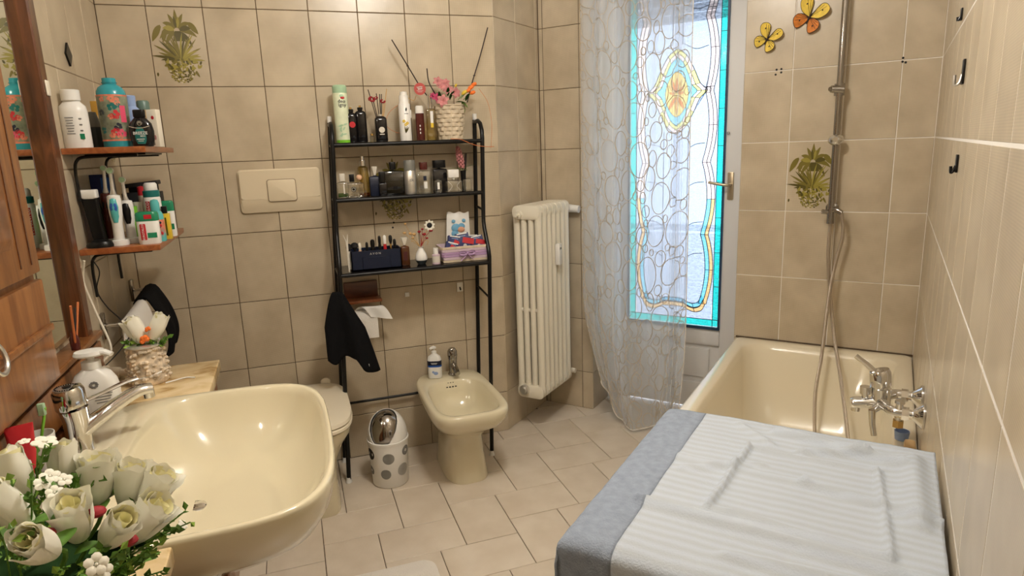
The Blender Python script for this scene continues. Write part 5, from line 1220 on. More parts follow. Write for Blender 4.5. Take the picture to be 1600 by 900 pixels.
def shelf_two():
    S = 2; z = ZS[1]
    def sq(label, u, w, vt, y, m, cap=None, capw=.5, cv=None, d=.03, rz=0., name='perfume_bottle', r=.004):
        t, k = base(name, label, 'perfume', u, y, S, G2, rz); h = top_h(u, vt, y, z); flat_bottle(t, w * k, d, h, m, r, .006, .006, .004)
        if cap: ch = top_h(u, cv, y, z); c_ = w * k * capw / 2; MB().rbox((0, 0, (h + .003 + ch) / 2), (2 * c_, min(2 * c_, d), ch - h - .003), c_ * .5, .0015, 4).build('cap', cap, t)
        return t, k, h
    t, k, h = sq('square clear perfume with green liquid and ivory cap', 537, 17, 284, -.110, 'glass', 'frost', .52, 271); MB().rbox((0, 0, .011), (15 * k, .026, .016), .003, .001, 3).build('liquid', 'liq_green', t)
    mb = MB(); mb.box((.004, -.0155, h * .55), (.006, .0006, h * .6)); mb.build('label_strip', 'frost', t)
    t, k, h = sq('square clear perfume with round emblem and black cap', 552, 21, 285, -.128, 'glass', 'black', .36, 272); mb = MB(); mb.lathe([(.0105, 0), (.0105, .0006), (.0005, .0006)], 20, X=Matrix.Translation((.003, -.0155, h * .55)) @ Matrix.Rotation(pi / 2, 4, 'X')); mb.build('emblem', 'slate', t); mb = MB(); mb.lathe([(.0075, 0), (.0075, .0008), (.0055, .0008), (.0055, 0)], 20, X=Matrix.Translation((.003, -.0161, h * .55)) @ Matrix.Rotation(pi / 2, 4, 'X')); mb.build('emblem_ring', 'silver', t)
    t, k, h = sq('clear perfume with round peach ball cap', 563.5, 12, 285, -.115, 'glass', None); ch = top_h(563, 277, -.115, z); MB().sphere((0, 0, ch), .0125, 16, 10).build('ball_cap', 'peach', t)
    t, k = base('pump_perfume', 'tall clear spray perfume with chrome pump', 'perfume', 570, -.075, S, G2); h = top_h(568, 244, -.075, z); r = 10 * k
    round_body(t, [(.001, 0), (r * .85, 0), (r * .95, .02), (r, .05), (r * .75, h * .72), (r * .5, h * .76)], 'glass_yel'); round_body(t, [(r * .45, h * .75), (r * .52, h * .76), (r * .52, h * .90), (r * .3, h * .91), (r * .28, h), (.001, h)], 'chrome', 'pump'); round_body(t, [(.001, .002), (r * .8, .002), (r * .8, .014), (.001, .015)], 'glass_amb', 'liquid')
    t, k, h = sq('dark navy perfume with faceted crystal stopper', 588, 18, 275, -.10, 'navy', None); ch = top_h(583, 260, -.10, z); MB().lathe([(.004, h), (.005, h + .006), (.0135, ch - .003), (.0125, ch), (.001, ch)], 8).build('crystal_stopper', 'frost', t)
    t, k, h = sq('small black square perfume beside the olive bottle', 599, 12, 285, -.12, 'black_gloss', 'black', .8, 268)
    t, k, h = sq('big dark olive square perfume with black cap', 616, 32, 266, -.075, 'glass_olive', 'black', .30, 253, .042); mb = MB(); mb.box((.004, -.0215, h * .28), (.020, .0006, .014)); mb.build('dark_label', 'black', t); MB().box((0, 0, h * .30), (26 * k, .034, h * .5)).build('liquid', 'olive2', t)
    t, k = base('silver_deodorant', 'silver deodorant can with grey cap and ck lettering', 'spray can', 642.5, -.10, S, G2); h = top_h(639, 250, -.10, z); r = 9.2 * k
    round_body(t, [(.001, 0), (r * .96, 0), (r, .003), (r, h * .68), (r * .92, h * .70)], 'silver'); round_body(t, [(r * .92, h * .69), (r * .97, h * .70), (r * .97, h * .97), (r * .9, h), (.001, h)], 'greycap', 'cap'); mb = MB(); text_on(mb, 'ck', .020, (.001, -r - .0006, h * .42)); mb.build('lettering', 'grey_print', t, kind='stuff')
    t, k, h = sq('clear square perfume with brown cap and white label', 663.5, 20, 266, -.105, 'glass', 'brownliq', .60, 253, .034); mb = MB(); mb.box((.004, -.0175, h * .36), (.015, .0006, h * .30)); mb.build('white_label', 'white', t); mb = MB(); mb.box((.002, -.0178, h * .66), (.014, .0006, h * .2)); mb.build('dark_label', 'navy', t)
    t, k, h = sq('large plain black square perfume bottle with wide black cap', 688, 22, 263, -.07, 'black_gloss', 'black', .9, 250, .042)
    t, k, h = sq('miniature clear bottle with white label before the black perfume', 685.5, 11, 281, -.135, 'glass', None, d=.02); mb = MB(); mb.box((-.001, -.0105, h * .55), (.010, .0008, h * .55)); mb.build('white_label', 'white', t)
    t, k, h = sq('cut glass square perfume with wide white cap', 709.5, 25, 281, -.125, 'glass', None, d=.032, r=.003); ch = top_h(709, 265, -.125, z); MB().rbox((0, 0, h + .008), (.012, .012, .014), .005, .001, 3).build('neck', 'frost', t); MB().rbox((0, 0, (h + .012 + ch) / 2), (17 * k, .020, ch - h - .010), .004, .002, 3).build('cap', 'white', t)
    mb = MB()
    for sx in (-1, 1): mb.tube(bez([(sx * 10 * k, -.0165, .004), (sx * 4 * k, -.0165, h * .5), (sx * 10 * k, -.0165, h * .92)], 6), .0012, 5)
    mb.build('cut_line', 'frost', t, kind='stuff')
    t, k, h = sq('empty little clear square glass at shelf end under pink flower', 731, 12.5, 279, -.115, 'glass', None, d=.024)
    t, k = base('pink_flower_pot', 'single pink flower in a slim black pot at shelf end', 'flower pot', 725, -.065, S, G2); B = Vector(t.location); hp = top_h(725, 266, -.065, z)
    round_body(t, [(.001, 0), (.010, 0), (.013, hp), (.001, hp)], 'black', 'pot'); c0 = ony(722, 262, -.07) - B; c1 = ony(715, 230, -.075) - B; mb = MB(); rn = random.Random(6)
    for i in range(46):
        q = (i + .5) / 46; w = .013 * sin(pi * (.12 + .84 * q)) ** .6; a = i * 2.4; p = c0.lerp(c1, q); mb.sphere((p.x + w * cos(a), p.y + w * sin(a), p.z), .0052, 6, 4, (1, 1, 1.5))
    mb.build('flower_spike', 'petal_pink', t, kind='stuff')
    for (u, v, w) in ((738, 252, .006), (704, 257, .005), (730, 262, .006), (712, 264, .005)): e = ony(u, v, -.085) - B; broad_leaf(t, c0 - Vector((0, 0, .006)), e - c0, (e - c0).length * 1.1, w, 'leaf')
    mb = MB(); mb.tube([(0, 0, hp), tuple(c0)], .002, 6); mb.build('stem', 'leaf', t)
    for dx in (.010, .016): mb = MB(); mb.cyl((dx * .5, .004, hp * .5), (dx + .006, .008, hp + .075), .0028, n=6); mb.build('dark_stick', 'twig', t)
shelf_two()

def shelf_three():
    S = 3; z = ZS[2]
    t, k = base('makeup_organiser', 'dark navy cosmetics organiser box lettered in silver', 'box', 588, -.165, S, G3); h = top_h(588, 389, -.20, z); w = 76 * k; d = .085
    mb = MB(); mb.box((0, 0, .003), (w, d, .006)); mb.box((0, d / 2 - .002, h * .5), (w, .004, h)); mb.box((0, -d / 2 + .002, h * .48), (w, .004, h * .96)); mb.box((-w / 2 + .002, 0, h * .5), (.004, d, h)); mb.box((w / 2 - .002, 0, h * .5), (.004, d, h))
    for f in (-.2, .12): mb.box((w * f, 0, h * .46), (.003, d - .004, h * .9))
    mb.build('case', 'navy', t, kind='stuff')
    mb = MB(); mb.loft([[(p[0], -d / 2 - .0005, h * .36 + p[1]) for p in rrect(w * .56, h * .58, .003, 2)], [(p[0], -d / 2 - .004, h * .36 + p[1]) for p in rrect(w * .55, h * .56, .003, 2)]]); mb.build('drawer_front', 'navy', t)
    mb = MB(); text_on(mb, 'A V O N', .0125, (-.004, -d / 2 - .0012, h * .80)); mb.build('lettering', 'silver', t, kind='stuff')
    B = Vector(t.location)
    items = [(548, 381, 'makeup brush with pale handle in organiser', 'brush', 'frost', 'black_matt', .0045, .012), (557, 379, 'brush with wide dark head at organiser left', 'brush', 'black', 'black_matt', .004, .015), (565, 379, 'copper compact brush in the organiser', 'brush', 'peach', 'frost', .006, .007), (576, 378, 'black lip pencil case in the organiser', 'cosmetic', 'black', 'black', .006, .006), (585, 374, 'black square mascara box in organiser', 'cosmetic', 'black', 'black', .010, .010), (596, 368, 'tall black mascara tube in organiser', 'cosmetic', 'black', 'black', .0065, .0065), (604, 367, 'white and red lip gloss standing in organiser', 'cosmetic', 'red', 'white', .007, .0075), (613, 367, 'round black brush with gold ferrule in organiser', 'brush', 'gold', 'black', .0045, .008), (619, 373, 'black cream tube at organiser right', 'cosmetic', 'black', 'black', .007, .007)]
    for u, v, lab, cat, m1, m2, r1, r2 in items:
        y = -.185; p = at_shelf(u, y, z + .007); hh = top_h(u, v, y, z) - .007; s = thing('cosmetic_' + ('brush' if cat == 'brush' else 'tube'), lab, cat, p, 0, 'cosmetics standing in the organiser')
        MB().lathe([(.001, 0), (r1, 0), (r1, hh * .72), (.001, hh * .72)], 12).build('handle' if cat == 'brush' else 'body', m1, s); MB().lathe([(r1 * .8, hh * .70), (r2, hh * .84), (r2 * .9, hh * .96), (r2 * .4, hh), (.001, hh)], 14).build('head' if cat == 'brush' else 'cap', m2, s)
    t, k = base('tweezers', 'pale forked tweezers standing at the shelf left end', 'tweezers', 546, -.20, S, G3); h = top_h(543, 366, -.20, z)
    for s_ in (-1, 1): mb = MB(); mb.tube([(0, 0, 0), (s_ * .002, 0, h * .8), (s_ * .009 - .004, 0, h)], [.003, .003, .0014], 6); mb.build('arm', 'frost', t)
    t, k = base('amber_perfume', 'brown glass perfume with clear fan shaped stopper', 'perfume', 634, -.16, S, G3); h = top_h(634, 384, -.16, z); flat_bottle(t, 13.5 * k, .03, h, 'brownglass', .006, .006, .005, .004); ch = top_h(634, 370, -.16, z); MB().lathe([(.004, h), (.005, h + .006), (.0165, ch - .003), (.0155, ch), (.001, ch)], 8).build('fan_stopper', 'frost', t)
    mb = MB(); mb.box((0, -.0155, h * .5), (.016, .0008, h * .45)); mb.build('label', 'brownliq', t)
    t, k = base('bud_vase', 'small white bud vase with dried flowers', 'vase', 659, -.165, S, G3); B = Vector(t.location); h = top_h(659, 385, -.165, z); r = 9.5 * k
    round_body(t, [(.001, 0), (r * .6, 0), (r * .95, h * .22), (r, h * .36), (r * .8, h * .62), (r * .42, h * .86), (r * .36, h * .93), (r * .5, h), (r * .3, h), (.001, h * .8)], 'white'); round_body(t, [(r * .61, -.0002), (r * .86, h * .15), (r * .98, h * .24), (r * .6, h * .2)], 'slate', 'dark_foot')
    rn = random.Random(8)
    for u, v, s_ in ((633, 350, .006), (632, 364, .008), (641, 365, .008), (647, 366, .009), (645, 372, .007)):
        e = ony(u, v, -.17) - B; mb = MB(); mb.tube(bez([(0, 0, h * .95), (e.x * .5, 0, h + (e.z - h) * .4), tuple(e)], 5), .0010, 5); mb.sphere(tuple(e), s_, 8, 5, (1, .8, .8)); mb.build('dried_bud', 'dry', t)
    for u, v, s_ in ((655, 362, .008), (663, 366, .009), (667, 372, .007), (673, 360, .010), (660, 358, .006)):
        e = ony(u, v, -.17) - B; mb = MB(); mb.tube(bez([(0, 0, h * .95), (e.x * .3 + .004, 0, h + (e.z - h) * .5), tuple(e)], 5), .0012, 5); mb.sphere(tuple(e), s_, 8, 5, (1, .8, .7)); mb.build('red_bud', 'petal_red', t)
    for pts in (((660, 384), (664, 376), (669, 377), (667, 383)), ((656, 384), (648, 376), (642, 378))):
        mb = MB(); mb.tube(bez([tuple(ony(u, v, -.17) - B) for u, v in pts], 5), .0013, 5); mb.build('dried_curl', 'dry', t)
    e = ony(671, 352, -.175) - B; fl = MB(); fl.sphere(tuple(e), .0125, 14, 8, (1, .4, .95)); f_ = fl.build('dark_flower_head', 'black_matt', t)
    pm = MB(); pm.grid(lambda u_, v_: ((u_ - .5) * .012 * sin(pi * min(1, v_ * .9 + .08)), -.002 * sin(v_ * 3), .009 + .016 * v_), 3, 4); pme = pm.mesh('petal', 'petal', 180)
    for i in range(9): link('petal', pme, f_, tuple(e), (0, 2 * pi * i / 9, 0))
    mb = MB(); mb.tube(bez([(0, 0, h * .9), (.006, 0, h + .02), tuple(e)], 6), .0013, 5); mb.build('stem', 'dry', t)
    t, k = base('lotion_bottle', 'little pale pink lotion bottle with white cap', 'bottle', 682, -.205, S, G3); h = top_h(682, 396, -.205, z); r = 6.3 * k; round_body(t, [(.001, 0), (r, .001), (r, h * .9), (r * .6, h), (r * .6, h + .002)], 'lilac_pale'); ch = top_h(682, 387, -.205, z); round_body(t, [(r * .62, h), (r * .62, ch), (.001, ch)], 'white', 'cap')
    mb = MB(); mb.lathe([(r * 1.01, h * .2), (r * 1.01, h * .78)], 20); mb.build('label', 'frost', t)
    # lilac woven basket and what is in it
    u0, u1 = 690, 758; y = -.150; a = at_shelf(u0, y, z); b = at_shelf(u1, y, z); c = (a + b) / 2; w0 = (b - a).length; h = top_h(722, 384, -.20, z); d = .115
    t = thing('lilac_basket', 'lilac woven basket with ribbon bow at the shelf right end', 'basket', c, 0, G3)
    def ring(s_, zz, i=0): return [(p[0], p[1], zz) for p in rrect(w0 * s_ - i, d * s_ - i, .018, 5)]
    MB().loft([ring(1.0, .001), ring(1.10, h), ring(1.10, h, .010), ring(1.0, .008, .010)], True, True).build('body', 'lilac_pale', t)
    for i in range(6):
        mb = MB(); zz = h * (i + .5) / 6; pts = rrect(w0 * (1 + .1 * zz / h) + .003, d * (1 + .1 * zz / h) + .003, .018, 8); n_ = len(pts)
        P_ = []
        for j in range(n_):
            for f in (0, .33, .66): q = pts[j]; q2 = pts[(j + 1) % n_]; P_.append((q[0] + (q2[0] - q[0]) * f, q[1] + (q2[1] - q[1]) * f))
        rs = []
        acc = 0.
        for j, q in enumerate(P_):
            q0 = P_[j - 1]; acc += math.hypot(q[0] - q0[0], q[1] - q0[1]) if j else 0; s_ = 1 + .014 * sin(acc * 260 + (pi if i % 2 else 0)); rs.append([(q[0] * s_, q[1] * s_, zz - h / 13), (q[0] * s_ * 1.012, q[1] * s_ * 1.012, zz), (q[0] * s_, q[1] * s_, zz + h / 13)])
        mb.loft(rs + [rs[0]], False, False, closed=False); mb.build('woven_strip', 'lilac' if i in (2, 3) else ('wicker' if i in (0, 5) else 'lilac_pale'), t, ang=60)
    fy = -d * .55 - .004; mb = MB()
    for sx in (-1, 1):
        mb.tube(bez([(0, fy - .004, h * .56), (sx * .016, fy - .010, h * .72), (sx * .034, fy - .006, h * .66), (sx * .030, fy - .006, h * .50), (sx * .010, fy - .010, h * .5), (0, fy - .004, h * .54)], 5), .0042, 6, flat=.4); mb.tube(bez([(0, fy - .004, h * .5), (sx * .016, fy - .007, h * .28), (sx * .030, fy - .004, h * .10)], 5), .0045, 6, flat=.4)
    mb.sphere((0, fy - .007, h * .54), .006, 8, 6); mb.build('ribbon_bow', 'lilac', t, kind='stuff')
    for i, (u, v, yy, tilt, lab) in enumerate(((704, 368, -.17, .22, 'left navy and red card box in the lilac basket'), (723, 363, -.17, -.12, 'middle navy and red card box standing tallest in the basket'), (745, 367, -.17, -.16, 'right navy and red card box in the lilac basket'), (700, 378, -.192, .35, 'low navy box with white edge at basket front left'), (735, 366, -.125, .05, 'navy box behind the others at basket rear'))):
        p = ony(u + 3, v + 8, yy); hh = .045; s = thing('card_box', lab, 'box', (p.x, yy, c.z + h * .45), 0, 'navy boxes in the lilac basket'); s.rotation_euler = (R(-16), tilt * .9, 0)
        zt = (p.z + .020) - (c.z + h * .45); MB().box((0, 0, zt / 2), (.060, .020, zt), .001).build('carton', 'bluebox', s)
        mb = MB(); mb.box((.004, -.0104, zt * .62), (.052, .0008, zt * .28), 0, Matrix.Rotation(.35, 4, 'Y')); mb.build('red_band', 'red', s); mb = MB(); mb.box((0, -.010, zt - .003), (.046, .004, .005)); mb.build('white_edge', 'white', s)
        mb = MB(); mb.lathe([(.008, 0), (.008, .0006), (.005, .0006), (.005, 0)], 16, X=Matrix.Translation((.004, -.0106, zt * .36)) @ Matrix.Rotation(pi / 2, 4, 'X')); mb.build('print_ring', 'pale_print', s)
        mb = MB(); mb.box((0, -.0106, zt * .85), (.03, .0006, .003)); mb.build('print_line', 'bluepale', s)
    p0 = ony(696, 368, -.075); p1 = ony(735, 366, -.075); w = (p1 - p0).length; hz = ony(718, 331, -.07).z - c.z - .02
    s = thing('baby_packet', 'white soft packet with blue bear print behind the basket', 'packet', ((p0.x + p1.x) / 2, -.072, c.z + .018), 0, G3); s.rotation_euler = (R(-6), R(3), 0)
    mb = MB(); mb.grid(lambda u_, v_: ((u_ - .5) * w * (1 - .10 * sin(v_ * pi) * 0 - .12 * v_), -.014 * sin(pi * u_) * sin(pi * min(1, v_ * 1.02)) ** .5, hz * v_ + .004 * sin(u_ * 14) * v_), 12, 12); mb.grid(lambda u_, v_: ((u_ - .5) * w * (1 - .12 * v_), .012 * sin(pi * u_) * sin(pi * min(1, v_ * 1.02)) ** .5, hz * v_ + .004 * sin(u_ * 14) * v_), 12, 12); mb.build('pouch', 'white', s, ang=180)
    mb = MB()
    for x, zz, r_, in ((-.012, .62, .022), (.012, .66, .016), (-.016, .48, .018), (.0, .36, .020), (-.022, .78, .009), (.022, .80, .009)): mb.sphere((x * 1.1, -.0125, hz * zz), r_, 12, 8, (1, .22, .9))
    mb.build('bear_print', 'bearblue', s, kind='stuff'); mb = MB(); mb.sphere((.010, -.0155, hz * .58), .016, 12, 8, (1.1, .2, .8)); mb.build('face_print', 'beigebear', s)
shelf_three()

# ------------------------------------------------------------------ around the rack
def rack_extras():
    t = thing('paper_holder', 'dark wooden toilet paper holder with roll behind the rack', 'paper holder', (.715, -.002, .79))
    MB().box((0, -.008, .028), (.150, .014, .075), .003).build('back_board', 'wood_brown', t); MB().box((.004, -.045, -.014), (.158, .085, .014), .003).build('ledge', 'wood_red', t)
    mb = MB(); mb.tube(bez([(-.07, -.02, -.02), (-.07, -.055, -.07), (-.066, -.058, -.088), (.0, -.058, -.088), (.055, -.058, -.088), (.066, -.06, -.080)], 5), .003, 8); mb.build('wire', 'chrome', t)
    r = thing('toilet_roll', 'toilet paper roll with a loose printed sheet', 'toilet roll', (.722, -.060, .694)); X = Matrix.Rotation(pi / 2, 4, 'Y')
    MB().lathe([(.018, -.048), (.040, -.048), (.040, .048), (.018, .048)], 26, X=X).build('roll', 'cloth_white', r)
    mb = MB(); mb.grid(lambda u, v: ((u - .5) * .096 + .055 * v + .012 * v * v, -.008 - .038 * sin(min(1., v * 1.4) * 1.6) + .004 * sin(u * 7), .041 - .004 * v + .030 * sin(v * 3.0) - .034 * v * v * (1 + .6 * (u - .3))), 10, 12); sh_ = mb.build('loose_sheet', 'white', r, ang=180)
    mb = MB(); mb.grid(lambda u, v: ((u - .5) * .096, -.041 + .002 * sin(u * 5), -.085 * v), 6, 6); mb.build('hanging_sheet', 'cloth_white', r, ang=180)
    # black cloth thrown over the rack's left rung
    mb = MB()
    prof = [(.862, -.05, .03), (.858, .0, .05), (.84, .03, .075), (.80, .05, .090), (.72, .055, .105), (.64, .05, .115), (.585, .045, .118)]
    def g(u, v):
        z = .868 - .285 * v - .012 * sin(u * 13) * v - (.095 * max(0, sin((u - .58) * 5.2)) * v ** 2 if u > .58 else 0) - .02 * math.exp(-(u - .25) ** 2 * 60) * v
        wv = .030 + .062 * min(1, v * 2.0) ** .7; xx = XL(.8) - .010 + (u - .36) * 2 * wv * ((.42 + .86 * v) if u > .36 else 1)
        y = YF2 - .020 - .018 * sin(u * 10 + 1) * v - .018 * sin(pi * u) * min(1, v * 4); return (xx, y, z)
    mb.grid(g, 30, 24)
    o = mb.build('black_cloth', 'cloth_black', ang=180, label='black cloth hung over the left post of the rack', category='cloth'); sd = o.modifiers.new('thick', 'SOLIDIFY'); sd.thickness = .012; sd.offset = -1
    mb = MB(); mb.grid(lambda u, v: ((u - .5) * .02, -.001, -.02 * v), 1, 1); mb.build('care_tag', 'white', o, (.690, YF2 - .035, .545))
    o = MB(); o.box((.925, -.004, .770), (.020, .006, .020), .001); o.build('adhesive_pad', 'white', label='small white adhesive square on tiles right of toilet paper', category='hook')
    t = thing('adhesive_hook', 'small grey adhesive hook on the tiles above bidet', 'hook', (1.180, -.001, .780)); MB().rbox((0, -.003, 0), (.030, .005, .044), .002, .001, 2).build('base_plate', 'silver', t); mb = MB(); mb.tube(bez([(0, -.005, .0), (0, -.014, -.012), (0, -.020, -.006)], 4), .003, 6); mb.build('prong', 'black', t)
rack_extras()

def waste_bin():
    t = thing('waste_bin', 'white swing lid bin with grey circle prints on the floor', 'bin', (.750, -.290, .0005))
    r0, r1, h = .078, .087, .200
    MB().lathe([(.001, 0), (r0 - .004, 0), (r0, .005), (r1, h), (r1 + .003, h + .001), (r1 + .003, h + .010), (r1 - .002, h + .012), (r1 - .004, h)], 40).build('body', 'white', t)
    # dome with an opening, chrome swing flap inside
    R_ = .086; dome = MB(); hz = .125; d = Vector((-.18, -.82, .62)).normalized()
    nA, nE = 144, 64
    def dp(a, e): return Vector((R_ * cos(e) * cos(a), R_ * cos(e) * sin(a), hz * sin(e) ** .92 * 1.0))
    vs = [dp(2 * pi * i / nA, (pi / 2) * j / nE) for j in range(nE + 1) for i in range(nA)]; fs = []
    def hole(p):
        q = Vector((p.x / R_, p.y / R_, p.z / hz)); q.normalize(); ax = Vector((-.30, -.56, .78)).normalized(); s = q - ax * q.dot(ax); side = ax.cross(Vector((0, 0, 1))).normalized(); upv = side.cross(ax); return (s.dot(side) / .70) ** 2 + (s.dot(upv) / .84) ** 2 < 1 and q.dot(ax) > 0
    for j in range(nE):
        for i in range(nA):
            f = (j * nA + i, j * nA + (i + 1) % nA, (j + 1) * nA + (i + 1) % nA, (j + 1) * nA + i)
            if not hole(sum((vs[k] for k in f), Vector()) / 4): fs.append(f)
    dome.add([v + Vector((0, 0, h + .010)) for v in vs], fs); dm = dome.build('dome_lid', 'white', t, ang=60); sd = dm.modifiers.new('thick', 'SOLIDIFY'); sd.thickness = .0025; sd.offset = -1
    MB().sphere((0, 0, h + .010), .081, 32, 18, (1, 1, 1.47)).build('swing_flap', 'chrome_dark', t)
    # circle prints curved round the body
    def disc(a0, z, r, m, holes=0, ring=None):
        mb = MB()
        def pt(x, zz): a = a0 + x / .083; q = r0 + (r1 - r0) * zz / h + .0006; return (q * sin(a), -q * cos(a), zz)
        if ring:
            for (ri, ro) in ring:
                n = 30; mb.loft([[pt(k * cos(2 * pi * i / n), z + k * sin(2 * pi * i / n)) for i in range(n)] for k in (ri, ro)], False, False)
        if holes:
            for q in range(holes):
                rr_ = r * (q + .6) / holes; c = max(6, int(2 * pi * rr_ / .0046))
                for i in range(c):
                    a = 2 * pi * i / c; cx_, cz_ = rr_ * cos(a), z + rr_ * sin(a); mb.poly([pt(cx_ + .0017 * cos(b), cz_ + .0017 * sin(b)) for b in (0, 1.05, 2.1, 3.14, 4.2, 5.25)])
        mb.build('circle_print', m, t, kind='stuff')
    disc(-.16, .142, .026, 'greycap', ring=[(i * .0036 + .0004, i * .0036 + .0030) for i in range(7)]); disc(-.36, .070, .022, 'greycap', ring=[(.001, .005), (.0062, .010), (.0108, .015), (.0158, .0185), (.0192, .0225)]); disc(.62, .078, .028, 'black_print', holes=6); disc(.86, .160, .022, 'grey_print', ring=[(.007, .012), (.0126, .022)]); disc(-1.25, .155, .026, 'black_print', ring=[(0.001, .026)]); disc(-1.35, .075, .022, 'grey_print', ring=[(.006, .02)])
waste_bin()

def rug():
    t = MB(); rn = random.Random(3); c = (.535, -1.18); w, d = .54, .50
    t.rbox((0, 0, .010), (w, d, .018), .05, .008, 8); o = t.build('bath_rug', 'rug', loc=(c[0], c[1] - .0, .0005), rz=R(0), label='white cotton bath mat on the floor before the washbasin', category='bath mat')
    mb = MB(); mb.loft([[(p[0], p[1], .0195) for p in rrect(w - .10, d - .10, .03, 6)], [(p[0], p[1], .0215) for p in rrect(w - .11, d - .11, .03, 6)], [(p[0], p[1], .0215) for p in rrect(w - .15, d - .15, .02, 6)], [(p[0], p[1], .0195) for p in rrect(w - .16, d - .16, .02, 6)]], False, False); mb.build('raised_band', 'rug', o)
rug()

# ------------------------------------------------------------------ curtain
def curtain():
    t = thing('sheer_curtain', 'sheer white curtain embroidered with rings beside the balcony door', 'curtain', TC, PHI)
    x0, x1, zt = -1.452, -.930, 2.355
    def S(u, v):
        """u across from the left edge, v down from the rod"""
        k = min(1., u / .42); dens = 1 - k
        x = x0 + (x1 - x0) * (u ** 1.12)
        amp = .030 * (1 - .72 * k) + .004
        f = sin(u * 33 * (1 - .3 * u) + .5 * sin(v * 3)) + .14 * sin(u * 61 + v * 2)
        if u > .80: f += 1.9 * math.exp(-((u - .90) / .035) ** 2) * sin(u * 160)
        y = -.125 - amp * f
        low = max(0, v - .80) / .20
        zb = .235 * math.exp(-(u / .20) ** 2) + .012 + .11 * max(0, (u - .62) / .38) ** 1.5
        z = zt + (zb - zt) * v
        x += low ** 1.6 * (.115 * (1 - u) ** 1.2 - .01) + .012 * sin(v * 9 + u * 8) * low; y -= .030 * low * sin(u * 14 + 1) + .05 * low * u * (1 - u) * 4 * .5
        return Vector((x + .006 * f * dens, y, z))
    mb = MB(); mb.grid(lambda u, v: tuple(S(u, v)), 190, 60); mb.build('veil', 'sheer', t, ang=180)
    # the gathered side hangs in two more folds behind the face
    for ph, yo, xe in ((.9, .030, .40), (2.1, .052, .34)):
        def S2(u, v):
            p = S(u * xe, v); return (p.x + .010 * sin(u * 21 + ph * 3 + v), min(-.012, -.125 + yo + .022 * sin(u * 19 + ph * 2 + .8 * sin(v * 3)) + (p.y + .125) * .35), p.z + .004 + .02 * yo)
        mb = MB(); mb.grid(S2, 70, 40); mb.build('gathered_fold', 'sheer_dense', t, ang=180)
    mb = MB(); mb.tube([tuple(S(1, v / 60) + Vector((0, -.002, 0))) for v in range(61)], .0022, 5); mb.build('side_hem', 'cloth_white', t)
    mb = MB(); mb.tube([tuple(S(u / 80, .998) + Vector((0, -.002, 0))) for u in range(81)], .003, 5); mb.build('bottom_hem', 'cloth_white', t)
    # embroidered rings packed irregularly over the cloth; the cloth is about 1.15 m wide when flat
    rn = random.Random(21); W_, H_ = .86, zt; rings = []
    for r_, tries in ((.068, 150), (.052, 500), (.038, 900), (.026, 1600), (.017, 2200)):
        for _ in range(tries):
            a = rn.uniform(r_ * .6, W_ - r_ * .6); b = rn.uniform(r_, H_ - r_); rr_ = r_ * rn.uniform(.85, 1.12)
            if all((a - q[0]) ** 2 + ((b - q[1]) * .86) ** 2 > (rr_ + q[2]) ** 2 * .90 for q in rings): rings.append((a, b, rr_))
    mb = MB(); low = MB()
    for a, b, rr_ in rings:
        n = 22 if rr_ > .03 else 14; sq = rn.uniform(.9, 1.3); pts = []
        for i in range(n):
            q = 2 * pi * i / n; pts.append(tuple(S(min(1, max(0, (a + rr_ * cos(q)) / W_)), min(1, max(0, (b + rr_ * sq * sin(q)) / H_))) + Vector((0, -.0016, 0))))
        mb.tube(pts, .0019, 4, closed=True)
    for i in range(60):                               # loose vine stitches low on the cloth
        a, b = rn.uniform(.02, .98), rn.uniform(.74, .97); pts = [tuple(S(min(1, max(0, a + .03 * sin(k * 1.3 + i))), min(.995, b + k * .010)) + Vector((0, -.002, 0))) for k in range(8)]; mb.tube(pts, .0013, 4)
    mb.build('ring_embroidery', 'embroid', t, kind='stuff')
    r = thing('curtain_rod', 'thin white rod carrying the sheer curtain above the door', 'curtain rod', TC, PHI); MB().cyl((-1.52, -.125, 2.372), (-.68, -.125, 2.372), .010).build('rod', 'white', r)
    for x in (-1.50, -.70): mb = MB(); mb.cyl((x, -.125, 2.372), (x, .0, 2.372), .008); mb.build('bracket', 'white', r)
curtain()

